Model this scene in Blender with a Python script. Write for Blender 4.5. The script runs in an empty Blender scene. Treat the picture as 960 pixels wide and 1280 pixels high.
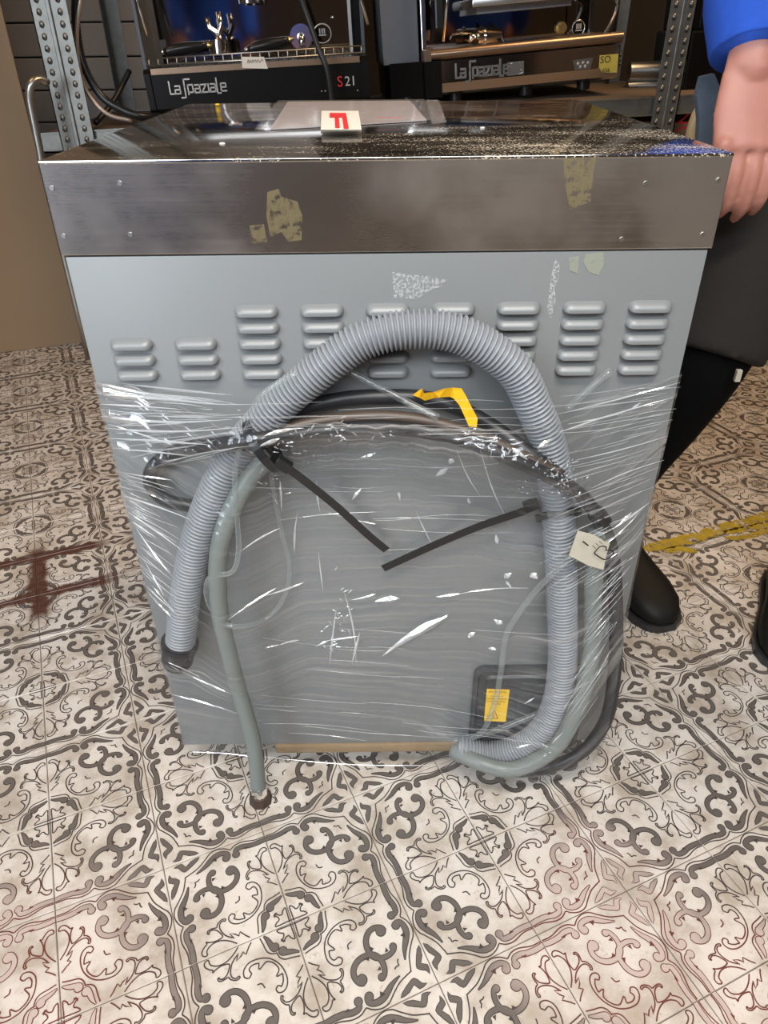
import bpy, math, random
import numpy as np
from mathutils import Matrix, Vector, Euler

random.seed(7)
rng = np.random.default_rng(11)
scene = bpy.context.scene
COL = scene.collection
PI = math.pi

# ---------------------------------------------------------------- camera
CAM = np.array([-0.0053, -0.6953, 0.9165])
PITCH, ROLL, YAW, FPX = 0.5822, -0.0114, 0.0001, 910.95
_cy, _sy, _cp, _sp = math.cos(YAW), math.sin(YAW), math.cos(PITCH), math.sin(PITCH)
FWD = np.array([_sy * _cp, _cy * _cp, -_sp])
_r0 = np.array([_cy, -_sy, 0.0])
_u0 = np.cross(_r0, FWD)
RGT = math.cos(ROLL) * _r0 + math.sin(ROLL) * _u0
UPV = -math.sin(ROLL) * _r0 + math.cos(ROLL) * _u0
cd = bpy.data.cameras.new('camera')
cam = bpy.data.objects.new('camera', cd)
COL.objects.link(cam)
cam.matrix_world = Matrix(((RGT[0], UPV[0], -FWD[0], CAM[0]), (RGT[1], UPV[1], -FWD[1], CAM[1]),
                           (RGT[2], UPV[2], -FWD[2], CAM[2]), (0, 0, 0, 1)))
cd.sensor_fit = 'VERTICAL'
cd.sensor_height = 36.0
cd.lens = FPX * 36.0 / 1280.0
cd.clip_start = 0.02
scene.camera = cam

# ---------------------------------------------------------------- world, lights, exposure
wd = bpy.data.worlds.new('daylight')
scene.world = wd
wd.use_nodes = True
wd.node_tree.nodes['Background'].inputs[0].default_value = (0.80, 0.88, 1.0, 1)
wd.node_tree.nodes['Background'].inputs[1].default_value = 1.0


def area(name, loc, target, sx, sy, power, color, spread=180):
    l = bpy.data.lights.new(name, 'AREA')
    l.shape = 'RECTANGLE'
    l.size, l.size_y, l.energy, l.color = sx, sy, power, color
    l.spread = math.radians(spread)
    o = bpy.data.objects.new(name, l)
    COL.objects.link(o)
    o.location = loc
    o.rotation_euler = (Vector(target) - Vector(loc)).to_track_quat('-Z', 'Y').to_euler()
    return o


area('shopfront_daylight', (-2.3, -2.52, 1.55), (-0.30, -0.2, 0.15), 1.5, 2.3, 21, (0.84, 0.92, 1.0), 90)
area('shopfront_daylight.001', (0.1, -2.50, 2.55), (0.0, -0.75, 0.0), 3.0, 0.75, 27, (0.92, 0.96, 1.0), 110)
area('ceiling_lamp_light', (1.3, 1.3, 2.95), (1.2, 1.2, 0), 0.9, 0.9, 34, (1.0, 0.66, 0.36))
area('ceiling_lamp_light.001', (-1.5, 1.0, 2.95), (-1.4, 0.9, 0), 0.9, 0.9, 7, (1.0, 0.56, 0.26))

area('pendant_lamp_light', (0.05, -1.0, 2.35), (0.0, -0.75, 0), 1.2, 0.35, 15, (1.0, 0.93, 0.84), 100)
vs = scene.view_settings
vs.view_transform = 'Standard'
vs.look = 'None'
vs.gamma = 1.0
vs.use_curve_mapping = False
vs.exposure = 0.45
scene.cycles.max_bounces = 12
scene.cycles.transparent_max_bounces = 24
scene.cycles.use_denoising = True

# ---------------------------------------------------------------- projection helpers (pixel of the survey -> point on a real plane)


def ray(u, v):
    return FWD + (u - 480) / FPX * RGT - (v - 640) / FPX * UPV


def PY(u, v, Y=0.0):
    d = ray(u, v)
    return CAM + (Y - CAM[1]) / d[1] * d


def PZ(u, v, Z=0.0):
    d = ray(u, v)
    return CAM + (Z - CAM[2]) / d[2] * d


def project(P):
    d = np.asarray(P, float) - CAM
    z = d @ FWD
    return 480 + FPX * (d @ RGT) / z, 640 - FPX * (d @ UPV) / z, z


# ---------------------------------------------------------------- node helpers
class NT:
    def __init__(s, name):
        s.m = bpy.data.materials.new(name)
        s.m.use_nodes = True
        s.t = s.m.node_tree
        s.t.nodes.clear()
        s.out = s.t.nodes.new('ShaderNodeOutputMaterial')

    def n(s, typ, ins=None, **kw):
        nd = s.t.nodes.new('ShaderNode' + typ)
        for k, v in kw.items():
            setattr(nd, k, v)
        for k, v in (ins or {}).items():
            sock = nd.inputs[k]
            if isinstance(v, bpy.types.NodeSocket):
                s.t.links.new(v, sock)
            else:
                if isinstance(v, tuple) and len(v) == 3 and sock.type == 'RGBA':
                    v = (*v, 1)
                sock.default_value = v
        return nd

    def math(s, op, a, b=0.0, c=None, clamp=False):
        ins = {0: a, 1: b}
        if c is not None:
            ins[2] = c
        return s.n('Math', ins, operation=op, use_clamp=clamp).outputs[0]

    def mix(s, f, a, b):
        nd = s.n('Mix', {0: f, 6: a, 7: b}, data_type='RGBA')
        return nd.outputs[2]

    def ramp(s, x, lo, hi, a=0.0, b=1.0):
        return s.n('MapRange', {0: x, 1: lo, 2: hi, 3: a, 4: b}, interpolation_type='SMOOTHSTEP').outputs[0]

    def pos(s):
        return s.n('NewGeometry').outputs['Position']

    def objco(s):
        return s.n('TexCoord').outputs['Object']

    def noise(s, vec, scale, detail=4.0, rough=0.55):
        return s.n('TexNoise', {'Vector': vec, 'Scale': scale, 'Detail': detail, 'Roughness': rough}).outputs['Fac']

    def scaled(s, vec, sc):
        return s.n('Mapping', {'Vector': vec, 'Scale': sc}).outputs[0]

    def bump(s, h, strength=0.3, dist=0.002):
        return s.n('Bump', {'Height': h, 'Strength': strength, 'Distance': dist}).outputs[0]

    def bsdf(s, **ins):
        ins = {k.replace('_', ' '): v for k, v in ins.items()}
        b = s.n('BsdfPrincipled', ins)
        s.t.links.new(b.outputs[0], s.out.inputs[0])
        return b

    def finish(s, sh):
        s.t.links.new(sh, s.out.inputs[0])


def plain(name, col, rough=0.5, metal=0.0, var=0.12, scale=30.0, bump=0.0, spec=0.5, coat=0.0):
    m = NT(name)
    p = m.objco()
    f = m.noise(p, scale)
    c = m.mix(f, tuple(x * (1 - var) for x in col), tuple(min(1, x * (1 + var)) for x in col))
    ins = dict(Base_Color=c, Roughness=rough, Metallic=metal, Specular_IOR_Level=spec, Coat_Weight=coat)
    if bump:
        ins['Normal'] = m.bump(m.noise(p, scale * 6), bump, 0.002)
    m.bsdf(**ins)
    return m.m


MT = {}
MT['black_rubber'] = plain('black_rubber', (0.018, 0.018, 0.02), 0.42)
MT['black_plastic'] = plain('black_plastic', (0.012, 0.012, 0.013), 0.3)
MT['tie_plastic'] = plain('tie_plastic', (0.01, 0.01, 0.011), 0.35)
MT['cover_plastic'] = plain('cover_plastic', (0.030, 0.034, 0.038), 0.45, bump=0.1)
MT['hose_grey'] = plain('hose_grey', (0.235, 0.25, 0.27), 0.38, scale=8)
MT['inlet_grey'] = plain('inlet_grey', (0.155, 0.178, 0.168), 0.4, scale=12)
MT['chrome'] = plain('chrome', (0.82, 0.80, 0.78), 0.12, 1.0, 0.03)
MT['dull_steel'] = plain('dull_steel', (0.5, 0.5, 0.48), 0.35, 1.0, 0.1)
MT['brass'] = plain('brass', (0.62, 0.48, 0.2), 0.3, 1.0)
MT['rust'] = plain('rust', (0.05, 0.030, 0.022), 0.7, 0.0, 0.5, 60, 0.3)
MT['white_line'] = plain('white_line', (0.75, 0.74, 0.72), 0.5)
MT['yellow_label'] = plain('yellow_label', (0.85, 0.52, 0.01), 0.45, var=0.05)
MT['yellow_tape'] = plain('yellow_tape', (0.80, 0.44, 0.01), 0.35, var=0.15, scale=50)
MT['yellow_paint'] = plain('yellow_paint', (0.40, 0.29, 0.012), 0.6, var=0.5, scale=60)
MT['ink'] = plain('ink', (0.015, 0.012, 0.01), 0.6)
MT['red_ink'] = plain('red_ink', (0.70, 0.02, 0.025), 0.5, var=0.04)
MT['white_print'] = plain('white_print', (0.5, 0.48, 0.45), 0.4)
MT['paper'] = plain('paper', (0.72, 0.69, 0.62), 0.75, var=0.06)
MT['tag_paper'] = plain('tag_paper', (0.46, 0.43, 0.35), 0.7, var=0.1, scale=60)
MT['cream_tube'] = plain('cream_tube', (0.62, 0.50, 0.28), 0.35)
MT['copper_tube'] = plain('copper_tube', (0.40, 0.33, 0.28), 0.35, 0.5)
MT['beige_board'] = plain('beige_board', (0.26, 0.175, 0.10), 0.62, var=0.12, scale=3, bump=0.05)
MT['shutter'] = plain('shutter', (0.50, 0.53, 0.58), 0.5, var=0.1, scale=4)
MT['dark_wall'] = plain('dark_wall', (0.018, 0.014, 0.011), 0.8)
MT['side_wall'] = plain('side_wall', (0.16, 0.13, 0.10), 0.8)
MT['front_wall'] = plain('front_wall', (0.20, 0.155, 0.115), 0.8)
MT['ceiling_paint'] = plain('ceiling_paint', (0.28, 0.25, 0.21), 0.9)
MT['cardboard'] = plain('cardboard', (0.20, 0.13, 0.07), 0.8)
MT['machine_black'] = plain('machine_black', (0.006, 0.0055, 0.005), 0.3, var=0.2, spec=0.2)
MT['machine_grey'] = plain('machine_grey', (0.10, 0.11, 0.125), 0.5)
MT['copper_rail'] = plain('copper_rail', (0.36, 0.25, 0.17), 0.3, 0.9)
MT['dark_mirror'] = plain('dark_mirror', (0.26, 0.25, 0.24), 0.06, 1.0, 0.04)
MT['red_button'] = plain('red_button', (0.5, 0.05, 0.03), 0.4)
MT['blue_sweat'] = plain('blue_sweat', (0.016, 0.085, 0.50), 0.9, var=0.15, scale=80, bump=0.25)
MT['slate_cloth'] = plain('slate_cloth', (0.10, 0.13, 0.17), 0.9, var=0.15, scale=60, bump=0.2)
MT['shorts_cloth'] = plain('shorts_cloth', (0.014, 0.012, 0.010), 0.9, var=0.15, scale=60, bump=0.2)
MT['legging_cloth'] = plain('legging_cloth', (0.003, 0.003, 0.0033), 0.9, spec=0.1)
MT['shoe_leather'] = plain('shoe_leather', (0.006, 0.005, 0.004), 0.6, bump=0.15, spec=0.25)
MT['hair'] = plain('hair', (0.05, 0.03, 0.018), 0.6)


def skin_mat():
    m = NT('skin')
    p = m.objco()
    f = m.noise(p, 25, 3)
    c = m.mix(f, (0.52, 0.25, 0.19), (0.42, 0.165, 0.125))
    m.bsdf(Base_Color=c, Roughness=0.5, Subsurface_Weight=0.15, Subsurface_Radius=(0.01, 0.004, 0.002), Subsurface_Scale=1.0)
    return m.m


MT['skin'] = skin_mat()


def steel_brushed():
    m = NT('brushed_steel')
    p = m.objco()
    st = m.noise(m.scaled(p, (0.5, 0.5, 300)), 6, 3)
    bl = m.ramp(m.noise(p, 4, 5), 0.3, 0.7)
    c = m.mix(bl, (0.42, 0.38, 0.335), (0.66, 0.61, 0.55))
    r = m.ramp(m.math('ADD', m.math('MULTIPLY', st, 0.4), m.math('MULTIPLY', bl, 0.6)), 0.3, 0.7, 0.27, 0.36)
    m.bsdf(Base_Color=c, Metallic=1.0, Roughness=r, Normal=m.bump(st, 0.02, 0.0003))
    return m.m


def steel_dusty():
    # polished lid; dust lies thicker towards the near edge and the right-hand side
    m = NT('dusty_steel')
    p = m.pos()
    sx = m.n('SeparateXYZ', {0: p})
    X, Y = sx.outputs[0], sx.outputs[1]
    sm = m.noise(m.scaled(p, (3.0, 9.0, 1.0)), 2.2, 6, 0.65)
    fine = m.noise(p, 420, 2, 0.6)
    spk = m.n('TexVoronoi', {'Vector': p, 'Scale': 230.0}).outputs['Distance']
    near = m.ramp(Y, 0.42, 0.02, 0.0, 0.33)
    right = m.ramp(X, -0.15, 0.2, -0.05, 0.20)
    amt = m.math('ADD', m.math('ADD', m.math('SUBTRACT', m.math('MULTIPLY', sm, 1.5), 0.86), near), right, clamp=True)
    thr = m.math('SUBTRACT', 0.74, m.math('MULTIPLY', amt, 0.42))
    dust = m.ramp(m.math('SUBTRACT', fine, thr), -0.01, 0.05)
    crumbs = m.math('MULTIPLY', m.ramp(spk, 0.16, 0.08), m.ramp(amt, 0.15, 0.6))
    k = m.math('MAXIMUM', m.math('MULTIPLY', dust, 0.9), m.math('MULTIPLY', crumbs, 0.8), clamp=True)
    film = m.math('MULTIPLY', amt, 0.10)
    k = m.math('MAXIMUM', k, film)
    met = m.n('BsdfPrincipled', {'Base Color': (0.40, 0.385, 0.365), 'Metallic': 1.0, 'Roughness': m.ramp(sm, 0.3, 0.8, 0.06, 0.18)})
    dif = m.n('BsdfPrincipled', {'Base Color': (0.58, 0.50, 0.38), 'Roughness': 0.9})
    m.finish(m.n('MixShader', {0: k, 1: met.outputs[0], 2: dif.outputs[0]}).outputs[0])
    return m.m


def panel_grey():
    m = NT('grey_painted_steel')
    p = m.objco()
    n1 = m.noise(p, 4, 5)
    n2 = m.noise(p, 900, 2)
    c = m.mix(n1, (0.185, 0.195, 0.197), (0.215, 0.225, 0.227))
    m.bsdf(Base_Color=c, Roughness=0.40, Metallic=0.12, Normal=m.bump(n2, 0.05, 0.0005))
    return m.m


def galv():
    m = NT('galvanised_steel')
    p = m.pos()
    n1 = m.noise(p, 40, 3)
    c = m.mix(n1, (0.17, 0.17, 0.155), (0.31, 0.31, 0.29))
    m.bsdf(Base_Color=c, Metallic=0.8, Roughness=0.42)
    return m.m


def wood(name, a, b):
    m = NT(name)
    p = m.objco()
    st = m.noise(m.scaled(p, (3, 40, 40)), 3, 5)
    m.bsdf(Base_Color=m.mix(st, a, b), Roughness=0.75, Normal=m.bump(st, 0.4, 0.002))
    return m.m


MT['brushed'] = steel_brushed()
MT['lid'] = steel_dusty()
MT['panel'] = panel_grey()
MT['galv'] = galv()
MT['wood'] = wood('old_wood', (0.13, 0.075, 0.035), (0.34, 0.24, 0.13))
MT['shelf_wood'] = wood('shelf_board', (0.10, 0.07, 0.05), (0.2, 0.15, 0.11))


def clear_tube():
    m = NT('clear_vinyl')
    lw = m.n('LayerWeight', {'Blend': 0.35})
    g = m.n('BsdfGlossy', {'Color': (0.95, 0.97, 0.97), 'Roughness': 0.12})
    d = m.n('BsdfDiffuse', {'Color': (0.62, 0.66, 0.66)})
    t = m.n('BsdfTransparent', {'Color': (0.93, 0.95, 0.95)})
    gd = m.n('MixShader', {0: 0.45, 1: d.outputs[0], 2: g.outputs[0]})
    f = m.ramp(lw.outputs['Facing'], 0.1, 0.95, 0.10, 0.6)
    m.finish(m.n('MixShader', {0: f, 1: t.outputs[0], 2: gd.outputs[0]}).outputs[0])
    return m.m


def film_mat():
    m = NT('stretch_wrap')
    hz = m.n('Attribute', attribute_name='haze').outputs['Fac']
    lw = m.n('LayerWeight', {'Blend': 0.25})
    g = m.n('BsdfGlossy', {'Color': (0.97, 0.98, 1.0), 'Roughness': 0.13})
    d = m.n('BsdfDiffuse', {'Color': (0.80, 0.81, 0.81)})
    tl = m.n('BsdfTranslucent', {'Color': (0.78, 0.80, 0.80)})
    dd = m.n('MixShader', {0: 0.35, 1: d.outputs[0], 2: tl.outputs[0]})
    t = m.n('BsdfTransparent', {'Color': (0.97, 0.975, 0.975)})
    a = m.n('MixShader', {0: m.math('MULTIPLY', hz, 0.36, clamp=True), 1: t.outputs[0], 2: dd.outputs[0]})
    f = m.math('ADD', m.math('MULTIPLY', lw.outputs['Fresnel'], 0.14), m.math('ADD', 0.025, m.math('MULTIPLY', hz, 0.36)), clamp=True)
    m.finish(m.n('MixShader', {0: f, 1: a.outputs[0], 2: g.outputs[0]}).outputs[0])
    return m.m


def crease_mat(name='film_fold', a=0.68):
    m = NT(name)
    g = m.n('BsdfGlossy', {'Color': (0.97, 0.98, 1.0), 'Roughness': 0.2})
    d = m.n('BsdfDiffuse', {'Color': (0.85, 0.87, 0.88)})
    t = m.n('BsdfTransparent', {'Color': (0.97, 0.975, 0.975)})
    gd = m.n('MixShader', {0: 0.5, 1: d.outputs[0], 2: g.outputs[0]})
    m.finish(m.n('MixShader', {0: a, 1: t.outputs[0], 2: gd.outputs[0]}).outputs[0])
    return m.m


def bag_mat():
    m = NT('clear_bag')
    g = m.n('BsdfGlossy', {'Color': (1, 1, 1), 'Roughness': 0.12})
    d = m.n('BsdfDiffuse', {'Color': (0.7, 0.68, 0.68)})
    t = m.n('BsdfTransparent', {'Color': (0.93, 0.92, 0.92)})
    gd = m.n('MixShader', {0: 0.6, 1: d.outputs[0], 2: g.outputs[0]})
    m.finish(m.n('MixShader', {0: 0.28, 1: t.outputs[0], 2: gd.outputs[0]}).outputs[0])
    return m.m


def residue_mat(name, col, thr, a=0.42, sc=330):
    m = NT(name)
    p = m.objco()
    f = m.ramp(m.noise(p, sc, 5, 0.7), thr, thr + 0.12)
    d = m.n('BsdfDiffuse', {'Color': col})
    t = m.n('BsdfTransparent')
    m.finish(m.n('MixShader', {0: m.math('MULTIPLY', f, a), 1: t.outputs[0], 2: d.outputs[0]}).outputs[0])
    return m.m


MT['clear'] = clear_tube()
MT['film'] = film_mat()
MT['crease'] = crease_mat()
MT['fine_crease_glint'] = crease_mat('fine_fold_and_glint', 0.5)
MT['bag'] = bag_mat()
MT['res_white'] = residue_mat('white_residue', (0.62, 0.64, 0.63), 0.46)
MT['res_green'] = residue_mat('greenish_residue', (0.38, 0.40, 0.32), 0.32, 0.5, 120)
MT['res_tan'] = residue_mat('tan_residue', (0.26, 0.215, 0.12), 0.40, 0.34, 110)

def paint_mat():
    m = NT('worn_yellow_paint')
    p = m.pos()
    f = m.ramp(m.math('ADD', m.math('MULTIPLY', m.noise(p, 45, 4, 0.6), 0.7), m.math('MULTIPLY', m.noise(p, 260, 2, 0.6), 0.3)), 0.38, 0.52)
    d = m.n('BsdfPrincipled', {'Base Color': m.mix(m.noise(p, 60, 3), (0.22, 0.15, 0.012), (0.50, 0.36, 0.02)), 'Roughness': 0.55})
    t = m.n('BsdfTransparent')
    m.finish(m.n('MixShader', {0: m.math('MULTIPLY', f, 0.9), 1: t.outputs[0], 2: d.outputs[0]}).outputs[0])
    return m.m


MT['paint_worn'] = paint_mat()

# ---------------------------------------------------------------- floor tile materials
GX, GY, GS, GA = -0.3004, -0.1508, 0.1341, 0.4033


def grid_to_world(a, b):
    c, s = math.cos(GA), math.sin(GA)
    return GX + GS * (c * a - s * b), GY + GS * (s * a + c * b)


def world_to_grid(x, y):
    c, s = math.cos(GA), math.sin(GA)
    dx, dy = (x - GX) / GS, (y - GY) / GS
    return c * dx + s * dy, -s * dx + c * dy


def tile_nodes(m):
    p = m.pos()
    w = m.n('VectorMath', {0: p, 1: m.n('VectorMath', {0: m.n('TexNoise', {'Vector': p, 'Scale': 9.0, 'Detail': 4.0}).outputs['Color'], 'Scale': 0.16}, operation='SCALE').outputs[0]}, operation='ADD').outputs[0]

    def spot(x, y, r):
        d = m.n('VectorMath', {0: w, 1: (x + 0.08, y + 0.08, 0.08)}, operation='DISTANCE').outputs['Value']
        return m.ramp(d, r, r * 0.45)
    worn = m.math('MAXIMUM', m.math('MAXIMUM', spot(-0.45, -0.33, 0.24), spot(0.27, -0.24, 0.17)), spot(0.42, -0.30, 0.13))
    # rust coloured stain that soaked into two joints on the left
    mp = m.n('Mapping', {'Vector': m.n('VectorMath', {0: p, 1: (GX, GY, 0)}, operation='SUBTRACT').outputs[0], 'Rotation': (0, 0, -GA)}).outputs[0]
    g = m.n('SeparateXYZ', {0: mp})
    u = m.math('DIVIDE', g.outputs[0], GS)
    v = m.math('DIVIDE', g.outputs[1], GS)
    nz = m.noise(p, 22, 4, 0.65)
    nn = m.math('MULTIPLY', m.math('SUBTRACT', nz, 0.5), 0.30)

    def line(co, at, wd):
        return m.ramp(m.math('ADD', m.math('ABSOLUTE', m.math('SUBTRACT', co, at)), m.math('SUBTRACT', nn, 0.035)), wd, wd * 0.2)
    lim = m.math('MULTIPLY', m.ramp(u, 1.4, 0.9), m.ramp(m.math('ABSOLUTE', m.math('SUBTRACT', u, -1.8)), 2.2, 1.6))
    st = m.math('MULTIPLY', m.math('MAXIMUM', line(v, 5.0, 0.11), line(v, 6.0, 0.10)), lim)
    st2 = m.math('MULTIPLY', line(u, -0.97, 0.16), m.ramp(m.math('ABSOLUTE', m.math('SUBTRACT', v, 5.35)), 1.0, 0.75))
    stain = m.math('MAXIMUM', st, st2)
    return p, worn, stain


def tile_base():
    m = NT('tile_glaze')
    p, worn, stain = tile_nodes(m)
    n1 = m.noise(p, 14, 6, 0.62)
    n2 = m.noise(p, 90, 5, 0.7)
    c = m.mix(m.ramp(n1, 0.32, 0.62), (0.34, 0.285, 0.23), (0.56, 0.515, 0.465))
    c = m.mix(m.math('MULTIPLY', m.ramp(n2, 0.56, 0.70), 0.5), c, (0.27, 0.20, 0.14))
    c = m.mix(m.math('MULTIPLY', worn, 0.12), c, (0.52, 0.40, 0.36))
    c = m.mix(m.math('MULTIPLY', stain, 0.95), c, (0.060, 0.017, 0.010))
    m.bsdf(Base_Color=c, Roughness=m.ramp(n1, 0.3, 0.7, 0.50, 0.34), Normal=m.bump(n2, 0.12, 0.0008))
    return m.m


def tile_line():
    m = NT('tile_line_print')
    p, worn, stain = tile_nodes(m)
    c = m.mix(worn, (0.040, 0.031, 0.028), (0.12, 0.028, 0.02))
    c = m.mix(m.math('MULTIPLY', stain, 0.9), c, (0.06, 0.018, 0.01))
    m.bsdf(Base_Color=c, Roughness=0.5)
    return m.m


def tile_fill():
    m = NT('tile_scroll_print')
    p, worn, stain = tile_nodes(m)
    n1 = m.noise(p, 60, 4, 0.6)
    c = m.mix(n1, (0.080, 0.068, 0.060), (0.125, 0.108, 0.096))
    c = m.mix(m.math('MULTIPLY', worn, 0.92), c, (0.46, 0.37, 0.33))
    c = m.mix(m.math('MULTIPLY', stain, 0.9), c, (0.075, 0.022, 0.012))
    m.bsdf(Base_Color=c, Roughness=0.45)
    return m.m


MT['tile'] = tile_base()
MT['tile_line'] = tile_line()
MT['tile_fill'] = tile_fill()
MT['grout'] = plain('grout', (0.15, 0.115, 0.09), 0.9, var=0.4, scale=8)

# ---------------------------------------------------------------- object helpers
WM = {}


def link(o, parent, mat4):
    COL.objects.link(o)
    if parent is not None:
        o.parent = parent
    WM[o.name] = mat4
    return o


def thing(name, label, cat, loc=(0, 0, 0), rot=(0, 0, 0), group=None):
    o = bpy.data.objects.new(name, None)
    o.empty_display_size = 0.05
    o.location = loc
    o.rotation_euler = rot
    o['label'] = label
    o['category'] = cat
    if group:
        o['group'] = group
    return link(o, None, Matrix.Translation(loc) @ Euler(rot).to_matrix().to_4x4())


def tag(o, label, cat, group=None):
    o['label'] = label
    o['category'] = cat
    if group:
        o['group'] = group
    return o


def make_mesh(name, V, F, mats, midx=None, smooth=False):
    me = bpy.data.meshes.new(name)
    if isinstance(V, np.ndarray):
        V = V.tolist()
    me.from_pydata(V, [], F)
    for mm in (mats if isinstance(mats, (list, tuple)) else [mats]):
        me.materials.append(mm)
    if midx is not None:
        me.polygons.foreach_set('material_index', midx)
    if smooth is True:
        me.polygons.foreach_set('use_smooth', [True] * len(me.polygons))
    elif smooth:
        me.polygons.foreach_set('use_smooth', [True] * len(me.polygons))
        me.set_sharp_from_angle(angle=math.radians(smooth))
    me.update()
    return me


def obj(name, geo, mat, parent=None, local=False, smooth=False, origin=None, midx=None, label=None):
    """geo = (verts, faces) in world space, or in the parent's space when local."""
    V, F = geo
    V = np.asarray(V, float)
    if parent is not None and not local:
        inv = np.array(WM[parent.name].inverted())
        V = V @ inv[:3, :3].T + inv[:3, 3]
    lo, hi = V.min(0), V.max(0)
    o0 = np.array([(lo[0] + hi[0]) / 2, (lo[1] + hi[1]) / 2, lo[2]]) if origin is None else np.asarray(origin, float)
    me = make_mesh(name, V - o0, F, mat, midx, smooth)
    o = bpy.data.objects.new(name, me)
    o.location = o0
    base = WM[parent.name] if parent is not None else Matrix.Identity(4)
    if label:
        o['label'] = label
    return link(o, parent, base @ Matrix.Translation(o0))


def struct(name, geo, mat, **k):
    o = obj(name, geo, mat, **k)
    o['kind'] = 'structure'
    return o


def copy_tree(o, parent=None):
    c = o.copy()
    COL.objects.link(c)
    c.parent = parent
    for ch in list(o.children):
        copy_tree(ch, c)
    return c


# ---------------------------------------------------------------- geometry helpers: every one returns (verts, faces)
def join(*gs):
    V, F, n = [], [], 0
    for v, f in gs:
        v = np.asarray(v, float).reshape(-1, 3)
        V.append(v)
        F += [tuple(i + n for i in q) for q in f]
        n += len(v)
    return np.concatenate(V), F


def xf(g, M):
    V, F = g
    A = np.array(M)
    return np.asarray(V, float) @ A[:3, :3].T + A[:3, 3], F


def box(x0, x1, y0, y1, z0, z1, b=0.0):
    if b <= 0:
        V = [(x, y, z) for x in (x0, x1) for y in (y0, y1) for z in (z0, z1)]
        return np.array(V, float), [(0, 1, 3, 2), (4, 6, 7, 5), (0, 4, 5, 1), (2, 3, 7, 6), (0, 2, 6, 4), (1, 5, 7, 3)]
    import bmesh
    bm = bmesh.new()
    bmesh.ops.create_cube(bm, size=1)
    for v in bm.verts:
        v.co = ((x0 + x1) / 2 + v.co.x * (x1 - x0), (y0 + y1) / 2 + v.co.y * (y1 - y0), (z0 + z1) / 2 + v.co.z * (z1 - z0))
    bmesh.ops.bevel(bm, geom=bm.edges[:], offset=b, segments=2, profile=0.5, affect='EDGES')
    V = np.array([v.co[:] for v in bm.verts])
    F = [tuple(v.index for v in f.verts) for f in bm.faces]
    bm.free()
    return V, F


def catmull(P, step=None, n=8, closed=False):
    P = np.asarray(P, float)
    Q = np.vstack([P[-1], P, P[0], P[1]]) if closed else np.vstack([2 * P[0] - P[1], P, 2 * P[-1] - P[-2]])
    out = []
    for i in range(1, len(Q) - 2):
        p0, p1, p2, p3 = Q[i - 1:i + 3]
        t = np.linspace(0, 1, n, endpoint=False)[:, None]
        out.append(0.5 * ((2 * p1) + (-p0 + p2) * t + (2 * p0 - 5 * p1 + 4 * p2 - p3) * t ** 2 + (-p0 + 3 * p1 - 3 * p2 + p3) * t ** 3))
    R = np.vstack(out + ([] if closed else [P[-1:]]))
    if step:
        d = np.r_[0, np.cumsum(np.linalg.norm(np.diff(R[:, :3], axis=0), axis=1))]
        k = max(2, int(round(d[-1] / step)) + 1)
        s = np.linspace(0, d[-1], k)
        R = np.stack([np.interp(s, d, R[:, j]) for j in range(R.shape[1])], 1)
    return R


def tube(P, r, seg=12, cap=True, flat=1.0, up=None, closed=False):
    """sweep a circle (flat<1: an ellipse) of radius r (number or per-point list) along P"""
    P = np.asarray(P, float)
    n = len(P)
    r = np.full(n, r) if np.isscalar(r) else np.asarray(r, float)
    T = np.gradient(P, axis=0)
    if closed:
        T = np.roll(P, -1, 0) - np.roll(P, 1, 0)
    T /= np.linalg.norm(T, axis=1)[:, None] + 1e-12
    a = np.array(up if up is not None else (0.31, 0.77, 0.55), float)
    a = a - T[0] * (a @ T[0])
    a /= np.linalg.norm(a)
    A = []
    for i in range(n):
        a = a - T[i] * (a @ T[i])
        a /= np.linalg.norm(a) + 1e-12
        A.append(a.copy())
    A = np.array(A)
    B = np.cross(T, A)
    th = np.linspace(0, 2 * PI, seg, endpoint=False)
    V = (P[:, None] + r[:, None, None] * (np.cos(th)[None, :, None] * A[:, None] + flat * np.sin(th)[None, :, None] * B[:, None])).reshape(-1, 3)
    F = []
    rows = n if closed else n - 1
    for i in range(rows):
        i2 = (i + 1) % n
        for j in range(seg):
            k = (j + 1) % seg
            F.append((i * seg + j, i * seg + k, i2 * seg + k, i2 * seg + j))
    if cap and not closed:
        F.append(tuple(range(seg - 1, -1, -1)))
        F.append(tuple((n - 1) * seg + j for j in range(seg)))
    return V, F


def cyl(p0, p1, r, seg=16, r1=None):
    return tube([p0, p1], [r, r if r1 is None else r1], seg)


def ball(c, r, seg=14, rings=8):
    t = np.linspace(0, PI, rings + 1)
    t[0], t[-1] = 0.02, PI - 0.02
    r = np.array(r if not np.isscalar(r) else (r, r, r), float)
    P = [(0, 0, math.cos(a)) for a in t]
    V, F = tube(P, [math.sin(a) for a in t], seg, up=(1, 0, 0))
    return V * r + np.asarray(c), F


def plate(poly, d, n=None):
    """extrude a 3-D polygon by vector d (thin solid)"""
    P = np.asarray(poly, float)
    d = np.asarray(d, float)
    k = len(P)
    V = np.vstack([P, P + d])
    F = [tuple(range(k)), tuple(range(2 * k - 1, k - 1, -1))] + [(i, i + k, (i + 1) % k + k, (i + 1) % k) for i in range(k)]
    return V, F


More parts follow.
